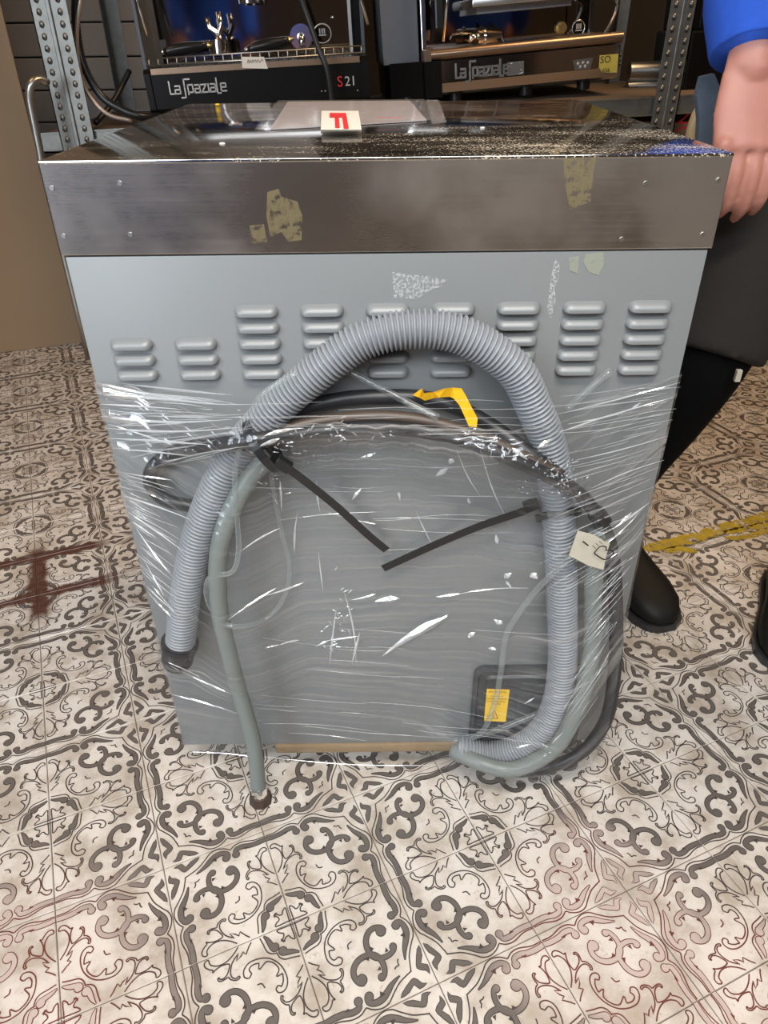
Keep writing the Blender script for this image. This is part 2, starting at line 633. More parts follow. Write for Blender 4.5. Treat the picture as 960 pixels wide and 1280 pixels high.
def stroke2(P, w):
    """flat ribbon in 2-D, widths w: list of quads -> verts (n,2)"""
    P = np.asarray(P, float)
    w = np.full(len(P), w) if np.isscalar(w) else np.asarray(w, float)
    T = np.gradient(P, axis=0)
    T /= np.linalg.norm(T, axis=1)[:, None] + 1e-12
    N = np.stack([-T[:, 1], T[:, 0]], 1)
    V = np.empty((2 * len(P), 2))
    V[0::2] = P + N * w[:, None] / 2
    V[1::2] = P - N * w[:, None] / 2
    F = [(2 * i, 2 * i + 1, 2 * i + 3, 2 * i + 2) for i in range(len(P) - 1)]
    return V, F


def disc2(c, r, n=12):
    a = np.linspace(0, 2 * PI, n, endpoint=False)
    return np.stack([c[0] + r * np.cos(a), c[1] + r * np.sin(a)], 1), [tuple(range(n))]


def text_geo(s, size, depth=0.0004):
    cu = bpy.data.curves.new('lettering', 'FONT')
    cu.body = s
    cu.size = size
    cu.align_x = 'CENTER'
    cu.align_y = 'CENTER'
    cu.extrude = depth
    cu.resolution_u = 3
    o = bpy.data.objects.new('lettering', cu)
    COL.objects.link(o)
    me = o.to_mesh()
    V = np.array([v.co[:] for v in me.vertices])
    F = [tuple(p.vertices) for p in me.polygons]
    o.to_mesh_clear()
    bpy.data.objects.remove(o)
    bpy.data.curves.remove(cu)
    return V, F


def frame(o, ex, ey):
    """matrix whose local x,y run along ex,ey from point o"""
    ex = Vector(ex).normalized()
    ey = Vector(ey)
    ez = ex.cross(ey).normalized()
    ey = ez.cross(ex)
    M = Matrix.Identity(4)
    for i in range(3):
        M[i][0], M[i][1], M[i][2], M[i][3] = ex[i], ey[i], ez[i], o[i]
    return M


# ================================================================ SETTING
floor = struct('floor', box(-4, 4, -2.7, 4.2, -0.12, -0.0022), MT['grout'])
WM['floor'] = Matrix.Translation(floor.location)
struct('wall_back', box(-4, 4, 3.0, 3.1, 0, 3.1), MT['dark_wall'])
struct('wall_left', box(-4.1, -4, -2.6, 3.0, 0, 3.1), MT['side_wall'])
struct('wall_right', box(4, 4.1, -2.6, 3.0, 0, 3.1), MT['side_wall'])
struct('ceiling', box(-4, 4, -2.7, 3.1, 3.1, 3.2), MT['ceiling_paint'])
struct('wall_front', join(box(1.8, 4, -2.7, -2.6, 0, 3.1), box(-1.5, 1.8, -2.7, -2.6, 0, 2.15), box(-3.15, 1.8, -2.7, -2.6, 2.98, 3.1), box(-4, -3.15, -2.7, -2.6, 0, 3.1), box(-3.15, -1.5, -2.7, -2.6, 0, 0.3)), MT['front_wall'])
struct('window_1', join(*[box(x - 0.03, x + 0.03, -2.68, -2.62, 0.3, 2.98) for x in (-3.12, -2.3, -1.53)], box(-3.15, -1.5, -2.68, -2.62, 0.3, 0.36), box(-3.15, -1.5, -2.68, -2.62, 2.92, 2.98)), MT['black_plastic'])
struct('window_2', join(*[box(x - 0.03, x + 0.03, -2.68, -2.62, 2.15, 2.98) for x in (-1.47, 0.2, 1.77)], box(-1.5, 1.8, -2.68, -2.62, 2.15, 2.21), box(-1.5, 1.8, -2.68, -2.62, 2.92, 2.98)), MT['black_plastic'])

# ---------------------------------------------------------------- tiles: traced from the tile whose star corner is grid node (2,-2)


def tl(px):
    P = PZ(px[0], px[1], 0.0)
    a, b = world_to_grid(P[0], P[1])
    return a - 2.0, b + 2.0


def zr(pts, ox, oy, sc):
    return [tl((ox + x / sc, oy + y / sc)) for x, y in pts]


R1 = lambda p: zr(p, 470, 1070, 9.6)
R2 = lambda p: zr(p, 500, 1150, 9.6)
R3 = lambda p: zr(p, 570, 1020, 9.6)
R4 = lambda p: zr(p, 390, 1040, 4.0)


def mirror(P):
    return [(b, a) for a, b in P]


def build_tile(n, far=False):
    S = GS
    V, F, MI = [], [], []

    def add(g2, z, mi):
        v, f = g2
        k = sum(len(x) for x in V)
        z += 0.000004 * len(V)
        v3 = np.column_stack([np.clip(v, 0.004, 0.996) * S, np.full(len(v), z)])
        V.append(v3)
        for q in f:
            p = v3[[*q], :2]
            q = [i + k for i in q]
            if np.sum(p[:, 0] * np.roll(p[:, 1], -1) - np.roll(p[:, 0], -1) * p[:, 1]) < 0:
                q = q[::-1]
            F.append(tuple(q))
            MI.append(mi)
    # body
    g, e, t = 0.004, 0.010, 0.0075
    for (a, z) in ((g, -t), (g, -0.0009), (e, 0.0)):
        V.append(np.array([(a * S, a * S, z), ((1 - a) * S, a * S, z), ((1 - a) * S, (1 - a) * S, z), (a * S, (1 - a) * S, z)]))
    for r in (0, 1):
        for j in range(4):
            F.append((r * 4 + j, r * 4 + (j + 1) % 4, r * 4 + 4 + (j + 1) % 4, r * 4 + 4 + j))
            MI.append(0)
    F.append((8, 9, 10, 11))
    MI.append(0)
    ZL, ZF = 0.00022, 0.00044
    lw = 0.0115

    def line(P, sm=True, both=True, w=lw):
        for Q in ((P, mirror(P)) if both else (P,)):
            C = catmull(Q, n=n) if sm else np.array(Q)
            add(stroke2(C, w), ZL, 1)

    def thick(P, W, blobs=(), both=True):
        for k, Q in enumerate((P, mirror(P)) if both else (P,)):
            C = catmull(np.column_stack([np.array(Q), W]), n=n)
            add(stroke2(C[:, :2], C[:, 2] + 0.012), ZL, 1)
            add(stroke2(C[:, :2], np.maximum(C[:, 2] - 0.004, 0.002)), ZF, 2)
            for (c, r) in blobs:
                c = (c[1], c[0]) if k else c
                add(disc2(c, r + 0.006, 6 + 2 * n), ZL, 1)
                add(disc2(c, r - 0.002, 6 + 2 * n), ZF + 0.0001, 2)

    def spur(P):
        for Q in (P, mirror(P)):
            add((np.array(Q), [(0, 1, 2)]), ZL + .0004, 1)

    # edge scrolls
    thick(R1([(290, 225), (345, 320), (385, 420), (405, 510), (445, 575), (500, 585)]), [0.042, 0.045, 0.046, 0.046, 0.042, 0.03], [(R1([(512, 568)])[0], 0.034)])
    spur(R1([(400, 430), (440, 455), (425, 500)]))
    thick(R1([(560, 655), (512, 680), (505, 750), (545, 830), (620, 890)]) + R2([(400, 165), (465, 220), (513, 270)]), [0.03, 0.04, 0.046, 0.05, 0.047, 0.036, 0.02, 0.003], [(R1([(565, 685)])[0], 0.036)])
    spur(R1([(560, 810), (625, 805), (600, 870)]))
    # big C scrolls that meet on the diagonal
    thick(R4([(610, 385), (610, 360), (635, 335), (670, 331), (706, 350), (730, 385), (737, 425), (722, 455), (690, 475), (655, 478), (635, 468)]),
          [0.03, 0.04, 0.044, 0.044, 0.045, 0.046, 0.046, 0.042, 0.04, 0.036, 0.03], [(R4([(624, 370)])[0], 0.044), (R4([(642, 464)])[0], 0.030)])
    spur(R4([(690, 455), (672, 462), (668, 440)]))
    spur(R4([(715, 375), (708, 402), (728, 400)]))
    # star leaf (half diamond with a hooked foot)
    lf = R2([(272, 275), (330, 290), (400, 340), (480, 405), (502, 440), (490, 485), (452, 545), (455, 612), (415, 575), (392, 540), (380, 508), (420, 440), (340, 390), (292, 325)])
    for Q in (lf, mirror(lf)):
        Q = np.array(Q)
        c = Q.mean(0)
        add((Q, [(0, 1, 2, 12, 13), (2, 3, 4, 11, 12), (4, 5, 6, 10, 11), (6, 7, 8, 9, 10)]), ZL, 1)
        In = Q.copy()
        for i in range(len(Q)):   # inset
            a, b = Q[i - 1], Q[(i + 1) % len(Q)]
            tt = (b - a) / (np.linalg.norm(b - a) + 1e-9)
            nn = np.array([-tt[1], tt[0]])
            A2 = np.sum(Q[:, 0] * np.roll(Q[:, 1], -1) - np.roll(Q[:, 0], -1) * Q[:, 1])
            In[i] = Q[i] + (nn if A2 > 0 else -nn) * 0.007
        add((In, [(0, 1, 2, 12, 13), (2, 3, 4, 11, 12), (4, 5, 6, 10, 11), (6, 7, 8, 9, 10)]), ZF, 2)
    # border line
    line(R1([(262, 262), (312, 370), (336, 510), (382, 600), (455, 655)]))
    line(R1([(455, 655), (440, 740), (458, 840), (515, 915), (600, 960)]) + R2([(430, 262), (500, 330), (575, 415)]))
    # rosette
    thick(R3([(30, 440), (80, 475), (130, 525), (165, 565)]), [0.006, 0.03, 0.042, 0.04], [(R3([(180, 550)])[0], 0.036)])
    line(R3([(-5, 462), (45, 520), (100, 588), (150, 612), (190, 612), (225, 605)]))
    line(R3([(318, 322), (245, 350), (165, 385), (200, 408), (240, 412), (252, 440), (246, 475), (262, 494), (280, 482)]))
    # palmette along the edge
    line(R1([(738, 68), (700, 150), (640, 220), (560, 255), (490, 250), (462, 228), (450, 204), (428, 205), (410, 232), (425, 268), (470, 290), (518, 298)]))
    line(R1([(518, 298), (525, 322), (545, 296), (600, 255), (670, 235), (690, 252), (690, 310), (680, 350), (650, 382), (615, 385), (603, 370), (593, 385), (612, 405), (650, 400), (705, 364)]))
    line(R1([(705, 364), (740, 390), (800, 395), (832, 370), (815, 355), (795, 376), (750, 370), (720, 330), (710, 270), (715, 215), (745, 150)]))
    line(R1([(752, 132), (755, 205), (790, 160), (806, 112), (820, 128), (842, 142), (856, 62), (870, 20)]), sm=False)
    # open C scroll and ticks
    line(R4([(716, 258), (708, 276), (686, 272), (677, 243), (695, 212), (740, 195), (790, 197), (840, 223), (875, 263), (888, 300), (880, 327), (858, 335), (842, 322), (848, 306), (864, 310)]), both=False)
    line(R4([(716, 258), (700, 240), (712, 222), (738, 214)]), both=False)
    line(R4([(738, 214), (747, 240), (770, 209), (805, 214), (835, 238), (832, 268), (856, 256)]), both=False)
    line(R4([(856, 256), (866, 285), (864, 310)]), both=False)
    line(R4([(752, 303), (772, 299), (790, 316)]), both=False)
    line(R2([(575, 210), (602, 225), (626, 264)]), both=False)
    line(R2([(626, 264), (655, 246), (695, 252)]), both=False)
    return np.concatenate(V), F, MI


tm_near = make_mesh('tile', *(lambda r: (r[0], r[1], [MT['tile'], MT['tile_line'], MT['tile_fill']], r[2]))(build_tile(5)))
fV, fF, fM = build_tile(2)
cand = []
for i in range(-22, 30):
    for j in range(-22, 32):
        cx, cy = grid_to_world(i + 0.5, j + 0.5)
        if not (-2.6 < cx < 2.6 and -1.7 < cy < 2.98):
            continue
        u, v, zc = project((cx, cy, 0))
        inside = zc > 0 and -60 < u < 1020 and -30 < v < 1350
        hid = -0.26 < cx < 0.26 and 0.10 < cy < 0.8
        cand.append(((0 if inside and not hid else 1), math.hypot(cx - CAM[0], cy - CAM[1]), i, j))
cand.sort()


def tile_pose(i, j):
    si, sj = i + (i % 2), j + (j % 2)
    dx, dy = (1 if si == i else -1), (1 if sj == j else -1)
    k = {(1, 1): 0, (-1, 1): 1, (-1, -1): 2, (1, -1): 3}[(dx, dy)]
    x, y = grid_to_world(si, sj)
    return x, y, GA + k * PI / 2


floor_off = Vector(floor.location)
for k, (_, _, i, j) in enumerate(cand[:300]):
    x, y, a = tile_pose(i, j)
    o = bpy.data.objects.new('tile', tm_near)
    COL.objects.link(o)
    o.parent = floor
    o.location = Vector((x, y, random.uniform(-0.0003, 0.0003))) - floor_off
    o.rotation_euler = (0, 0, a)
Vs, Fs, Ms, base = [], [], [], 0
for (_, _, i, j) in cand[300:]:
    x, y, a = tile_pose(i, j)
    c, s = math.cos(a), math.sin(a)
    Vs.append(np.column_stack([x + c * fV[:, 0] - s * fV[:, 1], y + s * fV[:, 0] + c * fV[:, 1], fV[:, 2]]))
    Fs += [tuple(q + base for q in f) for f in fF]
    Ms += fM
    base += len(fV)
tr = obj('distant_tiles', (np.concatenate(Vs), Fs), [MT['tile'], MT['tile_line'], MT['tile_fill']], floor, midx=Ms)
tr['kind'] = 'stuff'

# worn yellow paint streak on the floor
yt = thing('floor_marking', 'worn yellow paint streak on the patterned floor, right of the dishwasher', 'marking', tuple(PZ(885, 665)))


def blot(path, wid, seed):
    r = random.Random(seed)
    P = catmull([PZ(*p)[:2] for p in path], step=0.006)
    W = [wid * (0.75 + 0.5 * r.random()) * min(1, 0.4 + 0.2 * min(k, len(P) - 1 - k)) for k in range(len(P))]
    v, f = stroke2(P, W)
    return np.column_stack([v, np.full(len(v), 0.0012)]), f


for k, (path, wd_) in enumerate([([(806, 687), (835, 680), (870, 672), (905, 660), (935, 653), (975, 640)], 0.030),
                                 ([(830, 690), (850, 687), (872, 690)], 0.024),
                                 ([(905, 666), (930, 662), (965, 655)], 0.02), ([(905, 673), (930, 672), (958, 664), (975, 660)], 0.016)]):
    obj('paint_stroke', blot(path, wd_, k), MT['paint_worn'], yt)

# ================================================================ DISHWASHER
W2 = 0.2995
ZB, ZM, ZT, DEP = 0.06, 0.7470, 0.8267, 0.5987
dw = thing('dishwasher', 'grey steel dishwasher seen from behind with vent louvers and stainless hood', 'dishwasher', (0, DEP / 2, 0))
# hood: band faces and lid with turned-down edges
t = 0.0025
obj('hood_band', join(box(-W2 - .001, W2 + .001, -0.0015, 0.002, ZM, ZT - 0.002, 0.0007), box(-W2 - .001, -W2 + .002, 0.002, DEP, ZM, ZT - 0.002, 0.0007), box(W2 - .002, W2 + .001, 0.002, DEP, ZM, ZT - 0.002, 0.0007), box(-W2, W2, DEP - .003, DEP, ZM, ZT - 0.002, 0.0007)), MT['brushed'], dw)
obj('lid', box(-W2 - .0015, W2 + .0015, -0.002, DEP + .001, ZT - 0.0035, ZT, 0.0012), MT['lid'], dw, smooth=30)
hole_x = []
obj('back_panel', box(-W2 + .0015, W2 - .0015, 0.0, 0.012, ZB, ZM - 0.0015, 0.0015), MT['panel'], dw, smooth=30)
obj('side_panel', box(-W2 + .0015, -W2 + .013, 0.012, DEP - .012, ZB, ZM - 0.0015), MT['panel'], dw)
obj('side_panel', box(W2 - .013, W2 - .0015, 0.012, DEP - .012, ZB, ZM - 0.0015), MT['panel'], dw)
obj('front_door', box(-W2 + .0015, W2 - .0015, DEP - .012, DEP, ZB, ZM - 0.0015, .002), MT['brushed'], dw)
obj('bottom_plate', box(-W2 + .01, W2 - .01, 0.012, DEP - .012, ZB, ZB + .02), MT['dull_steel'], dw)
obj('seam_strip', box(-W2 + .004, W2 - .004, 0.0005, 0.004, ZM - 0.0016, ZM + 0.0005), MT['ink'], dw)
for (x, y) in ((-0.125, 0.10), (0.135, 0.085), (-0.22, 0.5), (0.22, 0.5)):
    obj('foot', join(cyl((x, y, 0), (x, y, 0.012), 0.021), cyl((x, y, 0.012), (x, y, 0.062), 0.011)), MT['rust'], dw, smooth=40)


def louver():
    w, h, d, r = 0.0212, 0.0100, 0.0080, 0.0085
    nx, ny = 20, 7
    V, F = [], []
    for i in range(nx + 1):
        sx = -1 + 2 * i / nx
        sx = math.copysign(abs(sx) ** 0.75, sx)
        x = sx * w
        e = max(0, abs(x) - (w - r)) / r
        k = math.sqrt(max(0, 1 - e * e))
        top, bot = h * 0.5 * k, -h * 0.5 * (0.55 + 0.45 * k)
        for j in range(ny + 1):
            a = j / ny
            z = top * (1 - a) + bot * a
            V.append((x, -d * k * math.sin(min(1, a * 1.25) * PI / 2) ** 0.8, z))
    for i in range(nx):
        for j in range(ny):
            a = i * (ny + 1) + j
            F.append((a, a + 1, a + ny + 2, a + ny + 1))
    return V, F


def louver_lip():
    V, F = louver()
    V = np.array(V)
    ny = 7
    lip = V[ny::ny + 1]
    n = len(lip)
    b = lip.copy()
    b[:, 1] = 0.0
    b[:, 2] += 0.0006
    W = np.vstack([lip, b])
    return W, [(i, i + 1, n + i + 1, n + i) for i in range(n - 1)]


lv_me = None
bp = [o for o in dw.children if o.name.startswith('back_panel')][0]
bpw = np.array(WM[bp.name].translation)
me_l = make_mesh('louver', *louver(), MT['panel'], smooth=True)
me_s = make_mesh('slot', *louver_lip(), MT['ink'])
for c in range(9):
    for rw in range(5):
        if c < 2 and rw < 2:
            continue
        x, z = -0.2530 + 0.06335 * c, 0.6942 - 0.01580 * rw
        o = bpy.data.objects.new('louver', me_l)
        COL.objects.link(o)
        o.parent = bp
        o.location = (x - bpw[0], -0.0002 - bpw[1], z - bpw[2])
        s = bpy.data.objects.new('louver_slot', me_s)
        COL.objects.link(s)
        s.parent = bp
        s.location = o.location
me_r = make_mesh('screw', *join(cyl((0, 0.001, 0), (0, -0.0009, 0), 0.0024, 14, 0.0020), box(-0.0014, 0.0014, -0.0010, -0.0008, -0.0003, 0.0003)), MT['dull_steel'], smooth=40)
for (u, v) in ((65, 235), (150, 229), (80, 295), (163, 293), (807, 229), (898, 225), (777, 299), (878, 293)):
    P = PY(u, v, -0.0015)
    o = bpy.data.objects.new('screw', me_r)
    COL.objects.link(o)
    o.parent = dw
    o.location = P - np.array(dw.location)


def face_poly(px, y, d=0.0003):
    return plate([PY(u, v, y) for u, v in px], (0, -d, 0))


obj('adhesive_residue', face_poly([(490, 340), (512, 343), (535, 345), (558, 350), (552, 358), (540, 362), (530, 368), (522, 374), (492, 372)], -0.0002), MT['res_white'], bp, label='white speckled patch of old label glue')
obj('adhesive_residue', face_poly([(694, 322), (700, 333), (698, 348), (693, 360), (695, 375), (688, 400), (684, 385), (688, 350), (691, 335)], -0.0002), MT['res_white'], bp, label='white torn tape remnant')
obj('adhesive_residue', face_poly([(732, 318), (754, 315), (755, 330), (748, 344), (736, 340), (729, 328)], -0.0002), MT['res_green'], bp, label='greenish glue patch')
obj('adhesive_residue', face_poly([(711, 322), (724, 320), (722, 342), (712, 338)], -0.0002), MT['res_green'], bp, label='greenish glue patch')
hb = [o for o in dw.children if o.name.startswith('hood_band')][0]
obj('adhesive_residue', face_poly([(334, 240), (348, 236), (352, 246), (372, 252), (378, 270), (377, 300), (360, 302), (352, 290), (338, 296), (333, 270)], -0.0017), MT['res_tan'], hb, label='tan glue smear on the stainless band')
obj('adhesive_residue', face_poly([(704, 198), (746, 196), (742, 215), (738, 252), (712, 262), (706, 230)], -0.0017), MT['res_tan'], hb, label='tan glue smear on the stainless band')
obj('adhesive_residue', face_poly([(312, 282), (330, 280), (334, 302), (316, 304)], -0.0017), MT['res_tan'], hb, label='tan glue smear on the stainless band')


# black service cover in the lower right corner of the back panel
def rrect(x0, x1, z0, z1, r, y, n=6):
    P = []
    for cx, cz, a0 in ((x1 - r, z1 - r, 0), (x0 + r, z1 - r, PI / 2), (x0 + r, z0 + r, PI), (x1 - r, z0 + r, 3 * PI / 2)):
        for k in range(n + 1):
            a = a0 + k / n * PI / 2
            P.append((cx + r * math.cos(a), y, cz + r * math.sin(a)))
    return P


def loops(*L):
    n = len(L[0])
    V = np.concatenate([np.array(l) for l in L])
    F = []
    for k in range(len(L) - 1):
        for i in range(n):
            j = (i + 1) % n
            F.append((k * n + i, k * n + j, k * n + n + j, k * n + n + i))
    F.append(tuple((len(L) - 1) * n + i for i in range(n)))
    return V, F


cx0, cx1 = PY(589, 880)[0], PY(728, 880)[0]
cz1, cz0 = PY(600, 831)[2], PY(600, 934)[2]
cv = obj('service_cover', loops(rrect(cx0, cx1, cz0, cz1, .014, 0), rrect(cx0, cx1, cz0, cz1, .014, -.006), rrect(cx0 + .005, cx1 - .005, cz0 + .005, cz1 - .005, .012, -.008),
                                rrect(cx0 + .007, cx1 - .007, cz0 + .007, cz1 - .007, .011, -.004), rrect(cx0 + .016, cx1 - .016, cz0 + .016, cz1 - .016, .008, -.004), rrect(cx0 + .019, cx1 - .019, cz0 + .019, cz1 - .019, .007, -.007)),
         MT['cover_plastic'], dw, smooth=30, label='black moulded plastic cover in the lower right corner')
lab = obj('warning_label', face_poly([(608.5, 861), (637, 862), (632, 902), (605, 901)], -0.0072, 0.0004), MT['yellow_label'], cv, label='yellow warning label with small black print and a triangle')
A, B, C = PY(608.5, 861, -.0078), PY(637, 862, -.0078), PY(605, 901, -.0078)
ex, ey = B - A, A - C
lw_, lh_ = np.linalg.norm(ex), np.linalg.norm(ey)
LMx = frame(A, ex, ey)
gs = []
for s, fx, fy, sz in (('ATTENTION', .5, .09, .0044), ('COUPER LE', .5, .22, .0034), ('COURANT AVANT', .5, .30, .0034), ("D'OUVRIR CETTE", .5, .38, .0034), ('TRAPPE', .55, .46, .0034)):
    g = text_geo(s, sz, 0.00005)
    gs.append(xf(g, LMx @ Matrix.Translation((fx * lw_, -fy * lh_, 0))))
tri = [(0.30, .92), (0.76, .92), (0.53, .66)]
for k in range(3):
    a, b = tri[k], tri[(k + 1) % 3]
    v, f = stroke2([(a[0] * lw_, -a[1] * lh_), (b[0] * lw_, -b[1] * lh_)], .0008)
    gs.append(xf((np.column_stack([v, np.zeros(len(v))]), f), LMx))
for a, b in (((.44, .87), (.62, .87)), ((.46, .83), (.60, .83)), ((.50, .79), (.56, .79))):
    v, f = stroke2([(a[0] * lw_, -a[1] * lh_), (b[0] * lw_, -b[1] * lh_)], .0009)
    gs.append(xf((np.column_stack([v, np.zeros(len(v))]), f), LMx))
# lettering is flat print on the label: same part level (cover > label), so it is joined under the cover
obj('label_print', join(*gs), MT['ink'], cv)
obj('clip', face_poly([(660, 925), (668, 913), (672, 917), (666, 927)], -0.008, .004), MT['yellow_label'], cv, label='small yellow clip')

# wooden slat under the machine
ws0, ws1 = PY(345, 938, 0)[0], PY(571, 938, 0)[0]
wv, wf_ = box(ws0, ws1, -0.004, 0.055, 0.044, 0.0595, 0.002)
tag(obj('wooden_slat', (wv, wf_), MT['wood'], smooth=30), 'short rough wooden slat wedged beneath the dishwasher', 'wood')

# ================================================================ HOSES AND CABLES
def ppath(pts, step=0.006):
    return catmull([PY(p[0], p[1], -p[2]) for p in pts], step=step, n=12)


bundle = []          # centre lines the film has to pass over: (points, radius)
MAIN = [(222, 822, .024), (226, 797, .024), (233, 735, .024), (252, 657, .024), (287, 579, .026), (338, 517, .03), (397, 465, .032), (454, 425, .03), (520, 411, .028), (580, 420, .028), (640, 459, .028),
        (668, 510, .026), (688, 565, .024), (697, 630, .022), (701, 700, .022), (703, 770, .022), (703, 830, .026), (695, 880, .03), (676, 915, .03), (645, 936, .028), (610, 943, .024), (572, 936, .02)]
C = ppath(MAIN, 0.0049 / 6)
R0 = 0.0188
ph = (np.arange(len(C)) % 6)
rr = R0 - np.array([0.0, 0.0002, 0.0016, 0.0042, 0.0046, 0.0020])[ph]
bundle.append((C[::6], R0))
dh = thing('drain_hose', 'thick grey corrugated drain hose looped across the back panel', 'hose', tuple(C[len(C) // 2]))
obj('hose', tube(C, rr, 22), MT['hose_grey'], dh, smooth=True)
e0, e1 = C[0], C[52]
ax = (e1 - e0) / np.linalg.norm(e1 - e0)
obj('end_cuff', join(cyl(e0 - ax * .004, e0 + ax * .030, .0198, 22, .0208), cyl(e0 + ax * .022, e0 + ax * .028, .0232, 22), cyl(e0 - ax * .012, e0 - ax * .004, .0165, 22, .0198)), MT['black_rubber'], dh, smooth=40, label='black rubber end cuff')

IN = ppath([(338, 570, .035), (316, 592, .034), (293, 630, .040), (277, 673, .046), (272, 716, .046), (275, 767, .046), (285, 813, .046), (301, 872, .046), (314, 915, .046), (320, 950, .048), (323, 984, .050)])
bundle.append((IN[:60], .0105))
ih = thing('inlet_hose', 'smooth grey inlet hose hanging down at left to the floor with a metal end fitting', 'hose', tuple(IN[-1]))
obj('hose', tube(IN, .0105, 16), MT['inlet_grey'], ih, smooth=True)
e = IN[-1]
ax = np.array([0.03, -0.0, -1.0])
ax /= np.linalg.norm(ax)
L = (e[2] - 0.0105) / -ax[2]
obj('ferrule', cyl(e - ax * .002, e + ax * .019, .0118, 12), MT['chrome'], ih, smooth=40, label='crimped chrome ferrule')
nutc = e + ax * (L - .004)
obj('nut', join(cyl(e + ax * .017, (nutc[0], nutc[1], 0.0005), .0155, 8, .0165), cyl(e + ax * .015, e + ax * .019, .0135, 16)), MT['rust'], ih, label='dark rusty union nut')

G2 = ppath([(748, 660, .030), (743, 712, .034), (741, 762, .036), (741, 797, .038), (735, 841, .046), (721, 888, .056), (698, 930, .060), (666, 953, .058), (634, 962, .055), (599, 953, .045), (566, 938, .02)])
bundle.append((G2, .0105))
gh = tag(obj('supply_hose', tube(G2, .0108, 16), MT['inlet_grey'], smooth=True), 'smooth pale grey hose curving below the corrugated hose at lower right', 'hose')

CB = ppath([(246, 634, .010), (207, 625, .012), (189, 608, .014), (189, 588, .016), (207, 570, .020), (238, 560, .030), (277, 555, .05), (316, 550, .060), (360, 544, .050), (420, 537, .042), (480, 534, .042), (540, 541, .044), (590, 554, .052), (640, 574, .058), (690, 597, .058), (725, 618, .048), (748, 645, .036)])
bundle.append((CB, .0075))
pc = thing('power_cable', 'black rubber cable looped at left and stretched across under the film', 'cable', tuple(CB[len(CB) // 2]))
obj('cable', tube(CB, .0075, 12), MT['black_rubber'], pc, smooth=True)
obj('connector', cyl(CB[-1] - (CB[-1] - CB[-3]) * .5, CB[-1] + (CB[-1] - CB[-3]) * 1.2, .0100, 12), MT['black_plastic'], pc, smooth=40)

CB3 = ppath([(752, 655, .032), (764, 690, .028), (769, 740, .026), (770, 800, .026), (766, 860, .030), (756, 903, .036), (730, 938, .042), (692, 957, .044), (650, 964, .040), (610, 955, .03)])
bundle.append((CB3, .0085))
tag(obj('flat_cable', tube(CB3, .0088, 12), MT['black_rubber'], smooth=True), 'dark cable running down the right edge and curving under at the bottom corner', 'cable')

AR = ppath([(322, 552, .034), (345, 530, .022), (380, 511, .014), (430, 499, .010), (480, 496, .010), (530, 498, .010), (575, 511, .012), (620, 536, .018), (660, 566, .036), (700, 596, .046)])
bundle.append((AR, .008))
tag(obj('drain_cable', tube(AR, .0082, 12), MT['black_rubber'], smooth=True), 'black cable arching highest behind the film under the corrugated hose', 'cable')
BR = ppath([(330, 553, .050), (370, 533, .034), (430, 523, .026), (490, 521, .024), (550, 530, .028), (610, 550, .036), (660, 574, .046), (700, 594, .048)])
bundle.append((BR, .007))
tag(obj('brown_cable', tube(BR, .0065, 12), plain('brown_rubber', (0.07, 0.05, 0.038), 0.45), smooth=True), 'dark brown cable wrapped in film between the two black cables', 'cable')

# clear vinyl tubes
CT = [('clear_tube', [(714, 694, .050), (694, 714, .046), (670, 738, .028), (646, 770, .018), (632, 797, .016), (626, 841, .018), (618, 880, .018), (603, 914, .016), (573, 931, .012)], 'clear vinyl tube running down from the paper tag across the yellow label', .0036),
      ('clear_tube', [(690, 884, .014), (674, 891, .014), (638, 906, .014), (607, 917, .014), (567, 926, .012)], 'clear vinyl tube lying slantwise across the lower black cover', .0042),
      ('clear_tube', [(372, 466, .056), (345, 480, .058), (322, 500, .058), (311, 530, .056), (300, 560, .05), (294, 590, .048), (294, 620, .048), (297, 655, .052), (298, 690, .06), (290, 715, .062), (262, 722, .05), (258, 745, .04), (270, 770, .04), (292, 783, .058), (330, 775, .02), (355, 747, .012), (362, 710, .010), (354, 675, .010), (346, 635, .012), (338, 590, .02)], 'clear vinyl tube coiled around the grey hose at left', .0028),
      ('clear_tube', [(764, 463, .010), (748, 476, .010), (730, 492, .010), (708, 512, .012)], 'short end of clear tube poking out of the film at upper right', .0036),
      ('clear_tube', [(434, 463, .008), (470, 482, .012), (510, 503, .022), (548, 522, .034)], 'thin clear strand slanting down to the yellow tape', .0034)]
for nme, pts, lb, r in CT:
    P = ppath(pts, 0.006)
    tag(obj(nme, tube(P, r, 10), MT['clear'], smooth=True), lb, 'tube')
    if r > .003:
        bundle.append((P, r))

# zip ties


def strap(P, w, th, nrm=(0, -1, 0)):
    P = np.asarray(P, float)
    T = np.gradient(P, axis=0)
    T /= np.linalg.norm(T, axis=1)[:, None]
    N = np.asarray(nrm, float)
    N = np.tile(N, (len(P), 1)) if N.ndim == 1 else N
    S = np.cross(T, N)
    S /= np.linalg.norm(S, axis=1)[:, None]
    V = np.stack([P + S * w / 2, P - S * w / 2, P - S * w / 2 + N * th, P + S * w / 2 + N * th], 1).reshape(-1, 3)
    n = len(P)
    F = []
    for i in range(n - 1):
        for k in range(4):
            a, b = i * 4 + k, i * 4 + (k + 1) % 4
            F.append((a, b, b + 4, a + 4))
    F += [(3, 2, 1, 0), tuple((n - 1) * 4 + k for k in range(4))]
    return V, F


def loop_strap(c, t_, r, w, th, n=36, squash=(1, 1)):
    t_ = np.asarray(t_, float)
    t_ /= np.linalg.norm(t_)
    a = np.cross(t_, (0, 1, 0))
    a /= np.linalg.norm(a)
    b = np.cross(t_, a)
    ang = np.linspace(0, 2 * PI, n)
    N = np.cos(ang)[:, None] * a * squash[0] + np.sin(ang)[:, None] * b * squash[1]
    P = np.asarray(c) + r * N
    Nn = N / np.linalg.norm(N, axis=1)[:, None]
    return strap(P, w, th, Nn)


